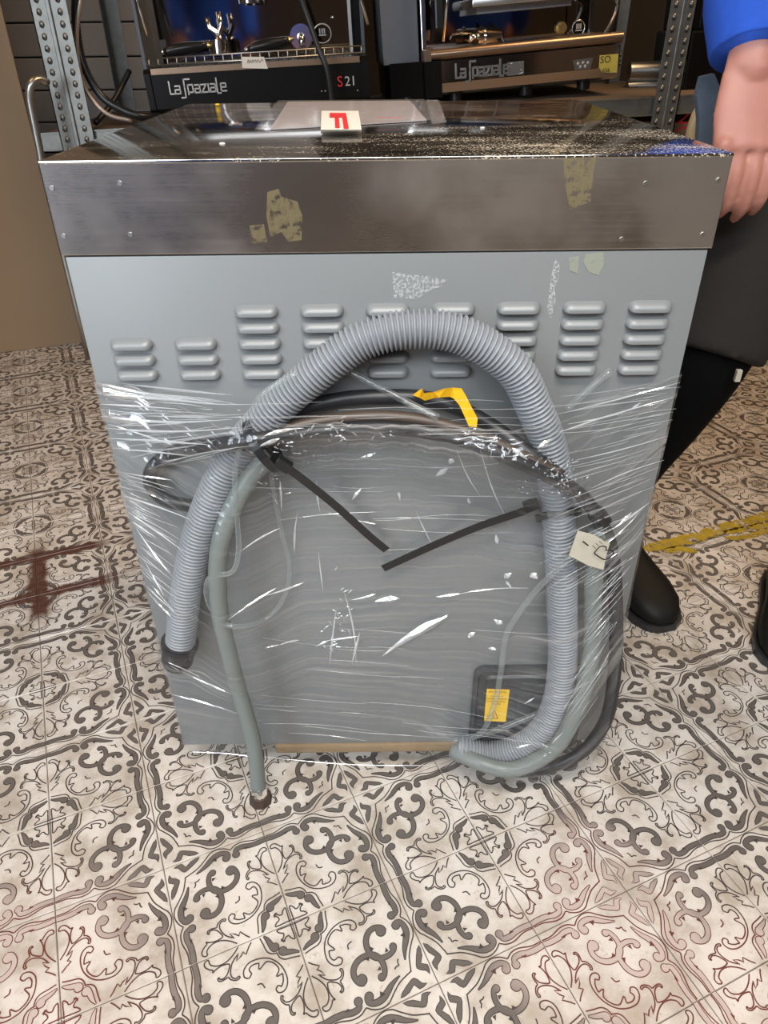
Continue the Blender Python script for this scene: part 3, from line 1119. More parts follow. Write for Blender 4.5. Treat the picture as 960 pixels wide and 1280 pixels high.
def on(C_, u, v):
    best = min(range(len(C_)), key=lambda i: (project(C_[i])[0] - u) ** 2 + (project(C_[i])[1] - v) ** 2)
    return C_[best], C_[min(best + 3, len(C_) - 1)] - C_[max(best - 3, 0)]


zt = thing('zip_tie', 'black zip tie round the hoses at left, its tail pointing down right', 'zip tie', tuple(PY(345, 575, -.06)), group=None)
P = ppath([(338, 572, .060), (352, 580, .058), (375, 596, .045), (420, 632, .026), (460, 668, .018), (483, 687, .014)], .004)
obj('tail', strap(P, .0088, .0018), MT['tie_plastic'], zt)
hd = PY(354, 580, -.062)
obj('head', xf(box(-.0085, .0085, -.005, .004, -.0058, .0058, .001), Matrix.Translation(hd) @ Matrix.Rotation(0.65, 4, 'Y')), MT['tie_plastic'], zt)
obj('loop', loop_strap(PY(330, 556, -.042), (0.75, 0.1, 0.45), .0285, .0088, .0018), MT['tie_plastic'], zt)
zt2 = thing('zip_tie', 'black zip tie round the corrugated hose at right, its long tail pointing down left', 'zip tie', tuple(PY(665, 632, -.03)))
P = ppath([(672, 630, .030), (650, 640, .028), (600, 657, .020), (540, 682, .014), (479, 710, .012)], .004)
obj('tail', strap(P, .0088, .0018), MT['tie_plastic'], zt2)
hd = PY(664, 631, -.032)
obj('head', xf(box(-.0085, .0085, -.005, .004, -.0058, .0058, .001), Matrix.Translation(hd) @ Matrix.Rotation(-0.4, 4, 'Y')), MT['tie_plastic'], zt2)
c0, t0 = on(C, 699, 643)
obj('loop', loop_strap(c0, t0 + np.array([0.0, -.004, 0.0]), R0 + .0025, .0085, .0018, squash=(1.12, 1.0)), MT['tie_plastic'], zt2)

# paper tag with handwritten mark
tgo = thing('paper_tag', 'cream paper tag with a handwritten letter, folded over the clear tube', 'tag', tuple(PY(735, 690, -.055)))
q = [(722, 663), (741, 668), (762, 679), (757, 697), (754, 712), (736, 707), (711, 694), (716, 680)]
obj('paper', plate([PY(u, v, -.054 + .0006 * (u - 722) * .35) for u, v in q], (0, -.0006, 0)), MT['tag_paper'], tgo)
A, B, C_ = PY(711, 694, -.0595), PY(754, 712, -.048), PY(722, 663, -.0595)
TM = frame(A, B - A, C_ - A)
lwd = np.linalg.norm(B - A)
mk = []
pB = [(.30, .24), (.62, .20), (.72, .30), (.70, .42), (.56, .44), (.50, .40), (.44, .46), (.32, .44), (.29, .34), (.30, .24)]
v, f = stroke2(catmull([((.18 + x) * lwd, (.02 + y) * lwd) for x, y in pB], n=5), .0015)
mk.append(xf((np.column_stack([v, np.full(len(v), .0012)]), f), TM))
for k in range(4):
    v, f = stroke2([((.30 + .03 * k) * lwd, (.40 + .07 * k) * lwd), ((.42 + .03 * k) * lwd, (.37 + .07 * k) * lwd)], .0006)
    mk.append(xf((np.column_stack([v, np.full(len(v), .0012)]), f), TM))
v, f = stroke2([(.02 * lwd, .40 * lwd), (.22 * lwd, .36 * lwd)], .0016)
mk.append(xf((np.column_stack([v, np.full(len(v), .0014)]), f), TM))
obj('handwriting', join(*mk), MT['ink'], tgo)

# crumpled yellow tape
pr = [((516, 494), (526, 487), .020), ((524, 497), (528, 486), .024), ((531, 501), (530, 492), .020), ((538, 499), (536, 491), .026), ((544, 497), (541, 491), .022), ((549, 497), (556, 486), .026), ((563, 496), (566, 485), .024), ((567, 498), (577, 486), .028),
      ((574, 506), (583, 496), .030), ((580, 519), (590, 510), .034), ((584, 528), (597, 523), .036), ((586, 533), (596, 534), .037)]
V, F = [], []
for a, b, o_ in pr:
    V += [PY(*a, -o_), PY(*b, -o_ - .003)]
V = np.array(V)
V = np.vstack([V, V + np.array([0, .0005, .0002])])
n = len(pr)
F = [(2 * i, 2 * i + 1, 2 * i + 3, 2 * i + 2) for i in range(n - 1)] + [(2 * n + 2 * i + 2, 2 * n + 2 * i + 3, 2 * n + 2 * i + 1, 2 * n + 2 * i) for i in range(n - 1)]
tag(obj('yellow_tape', (V, F), MT['yellow_tape']), 'crumpled strip of yellow tape sticking out above the film', 'tape')

# ================================================================ STRETCH FILM
TOP = np.array([PY(u, v)[[0, 2]] for u, v in ((104, 472), (160, 480), (230, 492), (290, 502), (330, 497), (420, 503), (560, 505), (640, 507), (700, 503), (760, 491), (862, 466))])
nx, ny = 760, 620
XH = 0.2994
xs = np.linspace(-XH, XH, nx)
ztop = np.interp(xs, TOP[:, 0], TOP[:, 1]) + 0.0012 * np.sin(xs * 90) + 0.001 * np.sin(xs * 241 + 1)
zbot = np.interp(xs, [-.3035, -.15, 0.0, .1, .22, .3035], [.052, .050, .040, .024, .022, .034]) + 0.0015 * np.sin(xs * 70 + 2)
tt = np.linspace(0, 1, ny)
XX = np.tile(xs, (ny, 1))
ZZ = ztop[None] + (zbot - ztop)[None] * tt[:, None]
cell_x = xs[1] - xs[0]
pts, outs, rads = [], [], []
for P, r in bundle:
    P = P[::2]
    for p in P:
        zt_ = np.interp(p[0], TOP[:, 0], TOP[:, 1])
        if p[2] < zt_ + 0.004:
            pts.append((p[0], p[2]))
            outs.append(-p[1] + r + .0022)
            rads.append(r)
pts, outs, rads = np.array(pts), np.array(outs), np.array(rads)
H = np.full(XX.shape, 0.004)
for (px_, pz_), o_, r_ in zip(pts, outs, rads):
    d = np.hypot(XX - px_, ZZ - pz_)
    near = np.maximum(0, d - r_ * 1.0)
    prof = np.where(d < r_, o_ - (r_ - np.sqrt(np.maximum(0, r_ * r_ - d * d * .8))) * .8, o_ - r_ * .45 - near * 0.62)
    H = np.maximum(H, prof)


def blur(A, k, ax):
    K = np.ones(2 * k + 1) / (2 * k + 1)
    Ap = np.pad(A, [(k, k) if i == ax else (0, 0) for i in (0, 1)], mode='edge')
    cs = np.cumsum(Ap, axis=ax)
    cs = np.concatenate([np.zeros_like(np.take(cs, [0], ax)), cs], axis=ax)
    n = A.shape[ax]
    return (np.take(cs, np.arange(2 * k + 1, 2 * k + 1 + n), ax) - np.take(cs, np.arange(0, n), ax)) / (2 * k + 1)


H0 = H.copy()
Hs = H
for _ in range(3):
    Hs = blur(blur(Hs, 7, 0), 9, 1)
H = np.maximum(Hs, H0 - .001)
H = blur(blur(H, 3, 0), 3, 1) + .0012
# direction in which the film is stretched (degrees, image sense: + is down to the right), from the photo's streaks
CTRL = [(120, 480, 7), (200, 500, 9), (260, 530, 6), (170, 560, 10), (150, 600, 22), (200, 640, 30), (170, 680, 48), (200, 740, 50), (330, 500, 2), (450, 520, 0), (560, 520, 2), (640, 545, 12), (400, 600, 1), (480, 650, -2), (560, 620, 3), (620, 700, -3), (330, 680, -12),
        (350, 740, -20), (450, 760, -8), (560, 780, -3), (260, 830, 20), (240, 890, 14), (330, 890, 7), (450, 860, 6), (550, 880, 6), (640, 880, 9), (500, 940, 3), (650, 760, -6), (750, 510, -10), (830, 490, -13), (760, 560, -14), (830, 560, -10), (740, 620, -18), (800, 620, -20), (760, 680, -34), (790, 700, -40), (740, 760, -48), (770, 790, -58), (745, 850, -62), (720, 930, -40), (660, 960, -12), (760, 900, -75)]
cp = np.array([PY(u, v)[[0, 2]] for u, v, _ in CTRL])
ca = np.radians([a for _, _, a in CTRL])
wsum = np.zeros(XX.shape)
c2 = np.zeros(XX.shape)
s2 = np.zeros(XX.shape)
for (x, z), a in zip(cp, ca):
    w = 1.0 / ((XX - x) ** 2 + (ZZ - z) ** 2 + 0.0022) ** 1.4
    c2 += w * np.cos(2 * a)
    s2 += w * np.sin(2 * a)
    wsum += w
ang = 0.5 * np.arctan2(s2, c2)
dxw, dzw = np.cos(ang), -np.sin(ang)
cell_z = (ztop - zbot)[None] / (ny - 1) * np.ones_like(XX)


def lic(noise, L):
    acc = noise.copy()
    for sg in (1, -1):
        fx = np.tile(np.arange(nx, dtype=float), (ny, 1))
        fy = np.tile(np.arange(ny, dtype=float)[:, None], (1, nx))
        for k in range(L):
            ix = np.clip(np.rint(fx).astype(int), 0, nx - 1)
            iy = np.clip(np.rint(fy).astype(int), 0, ny - 1)
            fx += sg * dxw[iy, ix]
            fy += sg * -dzw[iy, ix] * cell_x / cell_z[iy, ix]
            ix = np.clip(np.rint(fx).astype(int), 0, nx - 1)
            iy = np.clip(np.rint(fy).astype(int), 0, ny - 1)
            acc += noise[iy, ix] * (1 - k / L)
    acc = blur(blur(acc, 3, 1), 1, 0) if L < 150 else blur(acc, 4, 1)
    acc -= acc.mean()
    return acc / acc.std()


n1 = lic(rng.standard_normal((ny, nx)), 120)
n2 = lic(blur(blur(rng.standard_normal((ny, nx)), 1, 0), 1, 1), 170)
n3 = lic(blur(blur(rng.standard_normal((ny, nx)), 4, 0), 4, 1), 170)


def ctr_field(lst, s):
    f = np.zeros(XX.shape)
    for u, v, a, ru in lst:
        x, z = PY(u, v)[[0, 2]]
        f = np.maximum(f, a * np.exp(-((XX - x) ** 2 + (ZZ - z) ** 2) / (ru * ru)))
    return f


amp = 0.22 + ctr_field([(150, 520, .9, .06), (220, 540, .9, .05), (170, 620, .7, .05), (200, 700, .7, .05), (260, 830, .5, .05), (760, 560, .7, .08), (780, 650, .9, .07), (750, 800, 1.0, .08), (720, 940, .8, .06), (450, 525, .9, .05), (560, 525, .8, .05), (650, 880, .4, .05), (450, 800, .35, .12)], 1)
crk = ctr_field([(350, 560, 1, .022), (390, 550, 1, .026), (430, 545, .9, .024), (330, 545, 1, .02), (600, 545, .9, .022), (650, 575, 1, .026), (690, 580, 1, .028), (420, 700, .35, .02), (425, 770, .5, .022), (430, 820, .4, .02), (500, 790, .4, .03), (520, 540, .6, .02), (470, 530, .7, .02), (460, 745, .5, .012), (690, 940, .5, .025), (640, 940, .35, .02)], 1)
# crumpled facets
sd = np.column_stack([rng.uniform(-.2, .27, 15000), rng.uniform(.05, .56, 15000)])
crumple = np.zeros(XX.shape)
idx = np.argwhere(crk > 0.06)
for blk in np.array_split(idx, max(1, len(idx) // 300)):
    qx, qz = XX[blk[:, 0], blk[:, 1]], ZZ[blk[:, 0], blk[:, 1]]
    m_ = (sd[:, 0] > qx.min() - .02) & (sd[:, 0] < qx.max() + .02) & (sd[:, 1] > qz.min() - .02) & (sd[:, 1] < qz.max() + .02)
    ss = sd[m_]
    if len(ss) < 3:
        continue
    D = np.sort(np.hypot(qx[:, None] - ss[None, :, 0], qz[:, None] - ss[None, :, 1]), axis=1)
    crumple[blk[:, 0], blk[:, 1]] = np.minimum((D[:, 1] - D[:, 0]), .0022) * 1.3 + np.minimum(D[:, 2] - D[:, 0], .003) * .5
edge_fade = np.minimum(1, np.minimum(np.arange(nx), np.arange(nx)[::-1]) / 10.0)[None]
H = H + (amp * (0.00020 * n1 + 0.00055 * np.maximum(n2 - 0.7, 0) ** 1.2 + 0.00042 * n3)) * edge_fade + crk * crumple * 0.9 * edge_fade
H = np.maximum(H, H0 * 0 + .0016)
haze = np.clip(0.03 + amp * (0.02 + 0.13 * np.maximum(n1, 0) ** 1.5 + 0.18 * np.maximum(n2 - .2, 0) ** 1.4 + 0.08 * n3) + 0.10 * crk, 0.02, 1.0)
tb = np.minimum(1, np.arange(ny) / 3.0)[:, None]
haze = haze + (1 - tb) * 0.5
# side strips so the wrap goes on around the corners
ns = 16
sd_y = np.linspace(0.004, 0.42, ns)
cols = []
left = [(np.full(ny, -XH - .0012 * (k > 0)), np.full(ny, y), ZZ[:, 0]) for k, y in reversed(list(enumerate(sd_y)))]
bul = np.zeros(ny)
for p in CB3:
    dz = np.abs(ZZ[:, -1] - p[2])
    bul = np.maximum(bul, (p[0] + .0105 - XH) * np.exp(-(dz / .05) ** 2))
bul = np.maximum(bul, 0)
xr = np.linspace(0, 1, nx)[None]
XF = XX + bul[:, None] * np.clip((xr - .9) / .1, 0, 1) ** 1.0
right = [(np.full(ny, XH) + bul * max(0, 1 - k / 4.0) + .0012, np.full(ny, y), ZZ[:, -1]) for k, y in enumerate(sd_y)]
lX = np.array([c[0] for c in left]).T
lY = np.array([c[1] for c in left]).T
lZ = np.array([c[2] for c in left]).T
rX = np.array([c[0] for c in right]).T
rY = np.array([c[1] for c in right]).T
rZ = np.array([c[2] for c in right]).T
# pull the outermost front columns back to the corner
pull = np.clip(np.minimum(np.arange(nx), np.arange(nx)[::-1]) / 14.0, 0, 1)[None]
HF = H * pull + .0008 * (1 - pull)
GXX = np.hstack([lX, XF, rX])
GYY = np.hstack([lY, -HF, rY])
GZZ = np.hstack([lZ, ZZ, rZ])
HZ = np.hstack([np.full((ny, ns), .25), haze, np.full((ny, ns), .25)])
NX = nx + 2 * ns
V = np.stack([GXX, GYY, GZZ], -1).reshape(-1, 3)
ii = (np.arange(ny - 1)[:, None] * NX + np.arange(NX - 1)[None]).ravel()
Fq = np.stack([ii, ii + NX, ii + NX + 1, ii + 1], 1)
fl = thing('stretch_film', 'clear creased stretch film wound round the lower dishwasher over the hoses', 'film', (0, 0.0, 0.3))
me = bpy.data.meshes.new('wrap')
me.vertices.add(len(V))
me.vertices.foreach_set('co', (V - np.array([0, 0, .3])).ravel())
me.loops.add(Fq.size)
me.loops.foreach_set('vertex_index', Fq.ravel().astype(np.int32))
me.polygons.add(len(Fq))
me.polygons.foreach_set('loop_start', np.arange(0, Fq.size, 4, dtype=np.int32))
me.polygons.foreach_set('use_smooth', np.ones(len(Fq), bool))
at = me.attributes.new('haze', 'FLOAT', 'POINT')
at.data.foreach_set('value', HZ.ravel().astype(np.float32))
me.materials.append(MT['film'])
me.update(calc_edges=True)
fo = bpy.data.objects.new('wrap', me)
COL.objects.link(fo)
fo.parent = fl
WM['wrap'] = Matrix.Translation((0, 0, .3))


def film_y(x, z):
    i = int(np.clip(round((x - xs[0]) / cell_x), 0, nx - 1))
    k = int(np.clip(round((ztop[i] - z) / (ztop[i] - zbot[i]) * (ny - 1)), 0, ny - 1))
    return -HF[k, i]


# single standing folds and flaps in the film: slivers with a raised spine
FOLDS = [((468, 752), (500, 748), 9), ((440, 750), (470, 742), 3), ((478, 820), (560, 770), 12), ((500, 800), (560, 768), 6), ((412, 800), (448, 795), 3), ((395, 808), (412, 800), 3), ((640, 716), (630, 722), 8), ((664, 716), (672, 724), 8), ((617, 774), (628, 780), 7),
         ((585, 797), (594, 790), 8), ((610, 810), (620, 812), 5), ((545, 595), (560, 585), 6), ((562, 580), (566, 573), 6), ((620, 668), (622, 680), 4), ((585, 622), (588, 630), 3), ((498, 615), (500, 626), 3), ((452, 610), (440, 625), 4), ((640, 736), (632, 726), 3),
         ((330, 745), (380, 728), 3), ((285, 775), (345, 735), 2.5), ((300, 690), (350, 660), 2), ((545, 746), (575, 742), 4), ((575, 742), (660, 735), 2), ((350, 806), (374, 800), 3), ((332, 810), (350, 806), 3), ((212, 832), (290, 868), 3), ((215, 868), (300, 893), 3.5), ((210, 828), (250, 846), 2),
         ((120, 478), (250, 500), 2), ((118, 492), (280, 506), 3), ((122, 505), (230, 512), 2), ((125, 520), (290, 524), 3), ((130, 535), (300, 534), 2.5), ((135, 548), (260, 556), 3), ((140, 560), (240, 570), 2), ((136, 530), (215, 556), 2), ((150, 590), (215, 600), 2), ((155, 620), (240, 650), 2.5),
         ((160, 640), (230, 690), 2), ((170, 660), (215, 720), 2), ((180, 700), (205, 745), 2), ((165, 652), (195, 672), 3), ((700, 540), (840, 497), 2), ((710, 530), (800, 508), 1.8), ((705, 516), (850, 478), 1.6), ((720, 575), (835, 545), 1.5), ((740, 610), (830, 575), 1.5), ((765, 662), (812, 628), 3),
         ((775, 655), (790, 640), 4), ((745, 690), (800, 640), 1.6), ((640, 560), (660, 575), 4), ((672, 560), (690, 548), 5), ((330, 545), (380, 535), 4), ((320, 560), (350, 548), 4), ((236, 940), (330, 948), 2), ((330, 946), (560, 956), 1.6), ((470, 566), (450, 572), 3), ((410, 640), (470, 655), 1.2),
         ((350, 600), (352, 640), 2), ((372, 640), (368, 690), 2), ((395, 600), (400, 640), 2), ((420, 760), (412, 830), 2), ((430, 740), (445, 830), 2), ((450, 790), (440, 830), 3), ((398, 690), (404, 740), 1.6), ((520, 640), (545, 690), 1.2), ((600, 560), (640, 660), 1.2), ((570, 560), (600, 620), 1.2), ((350, 650), (470, 640), 1.0), ((645, 935), (665, 930), 4), ((690, 930), (705, 915), 3), ((655, 880), (668, 872), 3)]
FINE = []  # thin folds, plus highlight streaks and glints drawn as pale slivers
fr_ = random.Random(5)
for k in range(46):      # fan from the left edge to the knot of hoses
    v0 = fr_.uniform(474, 600)
    x0_ = 112 + (v0 - 470) * .26
    tx, ty = 318 + fr_.uniform(-10, 6), 500 + (v0 - 474) * .45 + fr_.uniform(-8, 8)
    s0, s1 = sorted((fr_.uniform(0, .9), fr_.uniform(0, 1)))
    FINE.append(((x0_ + (tx - x0_) * s0, v0 + (ty - v0) * s0), (x0_ + (tx - x0_) * s1, v0 + (ty - v0) * s1), fr_.uniform(.5, 1.3)))
for k in range(34):      # left edge, lower: steep lines under the cable loop
    v0 = fr_.uniform(590, 760)
    x0_ = 112 + (v0 - 470) * .245 + fr_.uniform(2, 20)
    a_ = math.radians(18 + (v0 - 590) * .20 + fr_.uniform(-5, 5))
    L_ = fr_.uniform(18, 70)
    FINE.append(((x0_, v0), (x0_ + L_ * math.cos(a_), v0 + L_ * math.sin(a_)), fr_.uniform(.5, 1.2)))
for k in range(60):      # right-hand fan
    v1 = fr_.uniform(470, 690)
    x1_ = 858 - (v1 - 465) * .245
    a_ = math.radians(-9 - max(0, v1 - 520) * .15 + fr_.uniform(-4, 4))
    L_ = fr_.uniform(30, 130)
    off = fr_.uniform(0, 60)
    FINE.append(((x1_ - (off + L_) * math.cos(a_), v1 - (off + L_) * math.sin(a_)), (x1_ - off * math.cos(a_), v1 - off * math.sin(a_)), fr_.uniform(.35, .8)))
for k in range(40):      # lower right, steep
    v1 = fr_.uniform(690, 880)
    x1_ = 795 - (v1 - 690) * .25 - fr_.uniform(0, 25)
    a_ = math.radians(-46 - (v1 - 690) * .07 + fr_.uniform(-5, 5))
    L_ = fr_.uniform(20, 80)
    FINE.append(((x1_ - L_ * math.cos(a_), v1 - L_ * math.sin(a_)), (x1_, v1), fr_.uniform(.35, .8)))
for k in range(48):      # long level lines over the middle
    v0 = fr_.choice([fr_.uniform(505, 545), fr_.uniform(560, 720), fr_.uniform(780, 930)])
    x0_ = fr_.uniform(300, 600)
    a_ = math.radians((0 if v0 < 760 else 5) + fr_.uniform(-2.5, 2.5))
    L_ = fr_.uniform(40, 170)
    FINE.append(((x0_, v0), (x0_ + L_ * math.cos(a_), v0 + L_ * math.sin(a_)), fr_.uniform(.25, .55) * (1 if v0 < 760 else .55)))
for k in range(120):     # pale slivers standing in for glints of the crumpled film, along the cable bundle and down the middle
    cx_, cy_, sx_, sy_ = fr_.choice([(355, 556, 28, 10), (400, 545, 35, 10), (450, 538, 40, 9), (600, 545, 22, 9), (645, 568, 25, 10), (690, 585, 18, 12), (425, 760, 14, 40), (415, 800, 14, 20), (690, 935, 25, 10), (345, 600, 20, 20)])
    x_, y_ = fr_.gauss(cx_, sx_ * .6), fr_.gauss(cy_, sy_ * .6)
    a_ = fr_.uniform(-1.2, 1.2)
    L_ = fr_.uniform(3, 11)
    FINE.append(((x_, y_), (x_ + L_ * math.cos(a_), y_ + L_ * math.sin(a_)), fr_.uniform(.8, 1.8)))


def fold_geo(a, b, w, k):
    rr_ = random.Random(k)
    pa, pb = PY(*a), PY(*b)
    n = 9
    ww = w * 0.7 * 0.00085
    T_ = pb - pa
    T_ /= np.linalg.norm(T_)
    Nn = np.array([-T_[2], 0, T_[0]])
    bow = rr_.uniform(-1, 1) * .04 * np.linalg.norm(pb - pa)
    peak = rr_.uniform(.25, .75)
    Vv = []
    for s_ in np.linspace(0, 1, n):
        p = pa + (pb - pa) * s_ + Nn * bow * math.sin(PI * s_)
        wdt = ww * (s_ / peak if s_ < peak else (1 - s_) / (1 - peak)) ** 0.8 + .00010
        q_ = p
        for _ in range(3):                      # slide along the film to where the fold lies on its surface
            y = film_y(q_[0], q_[2]) - .0007
            q_ = CAM + (p - CAM) * (y - CAM[1]) / (0 - CAM[1])
        Vv += [q_ + Nn * wdt, q_ + np.array([0, -.6 * wdt - .0003, 0]) + Nn * wdt * rr_.uniform(-.2, .5), q_ - Nn * wdt]
    F = []
    for i in range(n - 1):
        for j in range(2):
            F.append((3 * i + j, 3 * i + j + 1, 3 * i + j + 4, 3 * i + j + 3))
    return Vv, F


for k, (a, b, w) in enumerate(FOLDS):
    obj('fold', fold_geo(a, b, w, k), MT['crease'], fl)
ff = obj('fine_folds_and_glints', join(*[fold_geo(a, b, w, 1000 + k) for k, (a, b, w) in enumerate(FINE)]), MT['fine_crease_glint'], fl)
ff['kind'] = 'stuff'

# ================================================================ ON THE LID: documents in a zip bag
def lidp(u, v, dz=0.0):
    return PZ(u, v, ZT + dz)


bagt = thing('document_bag', 'clear zip bag of papers lying on the dusty lid', 'bag', tuple(lidp(440, 150)))
nb, mb = 30, 10
c00, c10, c11, c01 = lidp(318, 166), lidp(556, 152), lidp(530, 126.5), lidp(348, 128)
V = []
for j in range(mb + 1):
    for i in range(nb + 1):
        a, b = i / nb, j / mb
        p = (c00 * (1 - a) + c10 * a) * (1 - b) + (c01 * (1 - a) + c11 * a) * b
        z = .0012 + .006 * math.sin(PI * b) ** .6 * (0.6 + .4 * math.sin(7 * a + 1)) * min(1, 6 * min(a, 1 - a) + .1)
        V.append((p[0], p[1], ZT + z))
F = [(j * (nb + 1) + i, j * (nb + 1) + i + 1, (j + 1) * (nb + 1) + i + 1, (j + 1) * (nb + 1) + i) for j in range(mb) for i in range(nb)]
V = np.array(V)
obj('paper_sheets', join(plate([c00 * .93 + c10 * .07 + (0, .012, .0006), c10 * .90 + c00 * .1 + (0, .012, .0006), c11 * .9 + c01 * .1 + (0, -.01, .0006), c01 * .93 + c11 * .07 + (0, -.01, .0006)], (0, 0, .0012))), plain('bagged_paper', (0.42, 0.385, 0.385), 0.7, var=.2, scale=30), bagt)
obj('bag_film', (V + (0, 0, .0015), F), MT['bag'], bagt, smooth=True)
obj('zip_strip', plate([lidp(540, 155, .003), lidp(558, 153, .003), lidp(548, 126, .003), lidp(533, 126, .003)], (0, 0, .0012)), MT['bag'], bagt)
# printed tape wrapped over the bag
tp = obj('tape_label', plate([lidp(401, 162, .0085), lidp(452, 162, .0085), lidp(448, 139, .0095), lidp(402, 139, .0095)], (0, 0, .0004)), MT['paper'], bagt, label='white tape with a red letter F')
# strip hanging over the bag's near edge
obj('tape_label', plate([lidp(401, 162, .0085), lidp(452, 162, .0085), lidp(452, 166, .0008), lidp(401, 167, .0008)], (0, -.0003, 0.0002)), MT['paper'], bagt)
o0, oX, oY = lidp(412, 161, .0092), lidp(436, 161, .0092), lidp(412, 141.5, .0102)
FM = Matrix.Identity(4)
for r_ in range(3):
    FM[r_][0], FM[r_][1], FM[r_][3] = (oX - o0)[r_], (oY - o0)[r_], o0[r_]


def fr(x0, x1, y0, y1):
    return box(x0, x1, y0, y1, .0002, .0004)


obj('tape_print', xf(join(fr(0, 1, .70, 1.0), fr(.74, 1, 0, .72), fr(.30, .54, .05, .72)), FM), MT['red_ink'], bagt, label='red letter F turned on its side')
v, f = text_geo('FRAGILE', .008, .0001)
obj('tape_print', xf((v, f), Matrix.Translation(lidp(485, 147, .0085))), MT['red_ink'], bagt, label='small red print inside the bag')
# crumbs and a black cap on the lid
for k, (u, v, r, mt, lb) in enumerate([(580, 166, .0035, 'black_plastic', 'small black plug lying on the dusty lid, right of the bag'), (278, 181, .0024, 'white_line', 'white crumb on the lid, left of the bag near the front edge'), (272, 132, .003, 'yellow_label', 'yellow crumb at the back edge of the lid'), (603, 161, .0022, 'white_line', 'white crumb on the lid just right of the black plug')]):
    c = lidp(u, v)
    rr_ = random.Random(k)
    g = ball((c[0], c[1], ZT + r * .45), (r * 1.3, r, r * .5), 8, 5)
    tag(obj('crumb' if mt != 'black_plastic' else 'plug', g, MT[mt]), lb, 'crumb' if mt != 'black_plastic' else 'plug')

# ================================================================ SHELF WITH ESPRESSO MACHINES
TILT = 0.042
SY0, SY1 = 1.75, 2.45


def deck_z(x):
    return 0.749 + (x - 0.83) * TILT


sh = thing('shelf_unit', 'galvanised slotted-angle shelf unit behind the dishwasher', 'shelf', (0, 2.1, 0))
x0, x1 = -1.02, 1.25
dk = lambda y0, y1, za, zb, xa=x0, xb=x1: (np.array([(xa, y0, deck_z(xa) + za), (xb, y0, deck_z(xb) + za), (xb, y1, deck_z(xb) + za), (xa, y1, deck_z(xa) + za), (xa, y0, deck_z(xa) + zb), (xb, y0, deck_z(xb) + zb), (xb, y1, deck_z(xb) + zb), (xa, y1, deck_z(xa) + zb)]), [(3, 2, 1, 0), (4, 5, 6, 7), (0, 1, 5, 4), (1, 2, 6, 5), (2, 3, 7, 6), (3, 0, 4, 7)])
obj('shelf_board', dk(SY0 + .004, SY1, -.018, 0.0), MT['shelf_wood'], sh)
obj('beam', join(dk(SY0 - .0, SY0 + .004, -.045, .004), dk(SY0 - .010, SY0 + .0, -.045, -.041), dk(SY0 - .006, SY0, .000, .004)), MT['galv'], sh)
obj('beam', dk(SY1, SY1 + .004, -.045, .004), MT['galv'], sh)


def post(xa, w, y, side):
    """slotted post: front flange with two rows of dimples and a ridge, plus a side flange"""
    g = [box(xa, xa + w * .44, y, y + .003, 0, 2.0), box(xa + w * .44, xa + w * .56, y - .006, y + .003, 0, 2.0, .002), box(xa + w * .56, xa + w, y, y + .003, 0, 2.0)]
    sx = xa if side < 0 else xa + w - .003
    g.append(box(sx, sx + .003, y, y + .05, 0, 2.0))
    return join(*g)


def dimples(xa, w, y, side):
    gs_, hs = [], []
    for k in range(64):
        z = .06 + k * .0285
        for fx in (.21, .79):
            gs_.append(ball((xa + w * fx, y - .0005, z), (.0075, .005, .0095), 8, 5))
            hs.append(ball((xa + w * fx - .002, y - .0042, z - .003), (.0042, .0022, .0042), 6, 4))
        sx = xa - .0005 if side < 0 else xa + w + .0005
        gs_.append(ball((sx, y + .026, z + .012), (.004, .0075, .0095), 8, 5))
    return join(*gs_), join(*hs)


lx = PY(56, 100, 1.72)[0]
lx2 = PY(100, 100, 1.72)[0]
rx0, rx1 = PY(825, 100, 1.72)[0], PY(856, 100, 1.72)[0]
for xa, w, side in ((lx, lx2 - lx, -1), (rx0, rx1 - rx0, 1)):
    po = obj('post', post(xa, w, 1.735, side), MT['galv'], sh)
    g1, g2 = dimples(xa, w, 1.735, side)
    d1 = obj('dimples', g1, MT['galv'], po, smooth=True)
    d1['kind'] = 'stuff'
    d2 = obj('holes', g2, MT['ink'], po, smooth=True)
    d2['kind'] = 'stuff'
for xa in (lx - .02, rx1 - .03):
    obj('post', join(box(xa, xa + .05, 2.45, 2.453, 0, 2.0), box(xa, xa + .003, 2.40, 2.45, 0, 2.0)), MT['galv'], sh)
# lower board
obj('shelf_board', box(lx + .02, rx1, 1.75, 2.45, .28, .30), MT['shelf_wood'], sh)

# logo strokes (angular lettering) -------------------------------------------------
GLY = {'l': [[(0, 1), (0, 0), (.45, 0)]], 'a': [[(.05, .62), (.5, .62), (.5, 0)], [(.5, .32), (0, .32), (0, 0), (.5, 0)]], 'S': [[(.85, 1.12), (.30, 1.12), (.30, .55), (.30, -.35), (-.1, -.35)]], 'p': [[(0, -.1), (0, .65), (.48, .65), (.48, .05), (0, .05)]],
       'z': [[(0, .62), (.48, .62), (0, 0), (.5, 0)]], 'i': [[(0, .62), (0, 0)]], 'L': [[(0, 1.05), (0, -.15), (.3, -.15)]], 'e': [[(.5, 0), (0, 0), (0, .62), (.5, .62), (.5, .32), (0, .32)]]}


def logo(h, depth, wf=.13):
    x = 0
    out = []
    for ch, adv in (('l', .5), ('a', .66), ('S', .62), ('p', .66), ('a', .66), ('z', .68), ('i', .18), ('a', .66), ('L', .38), ('e', .6)):
        for P in GLY[ch]:
            for a, b in zip(P[:-1], P[1:]):
                a, b = np.array(a), np.array(b)
                d = (b - a) / np.linalg.norm(b - a)
                a2, b2 = a - d * wf / 2, b + d * wf / 2
                n = np.array([-d[1], d[0]]) * wf / 2
                q = [a2 + n, a2 - n, b2 - n, b2 + n]
                poly = [((x + p[0]) * h, 0, p[1] * h) for p in q]
                out.append(plate(poly, (0, -depth, 0)))
        x += adv
    return join(*out), x * h


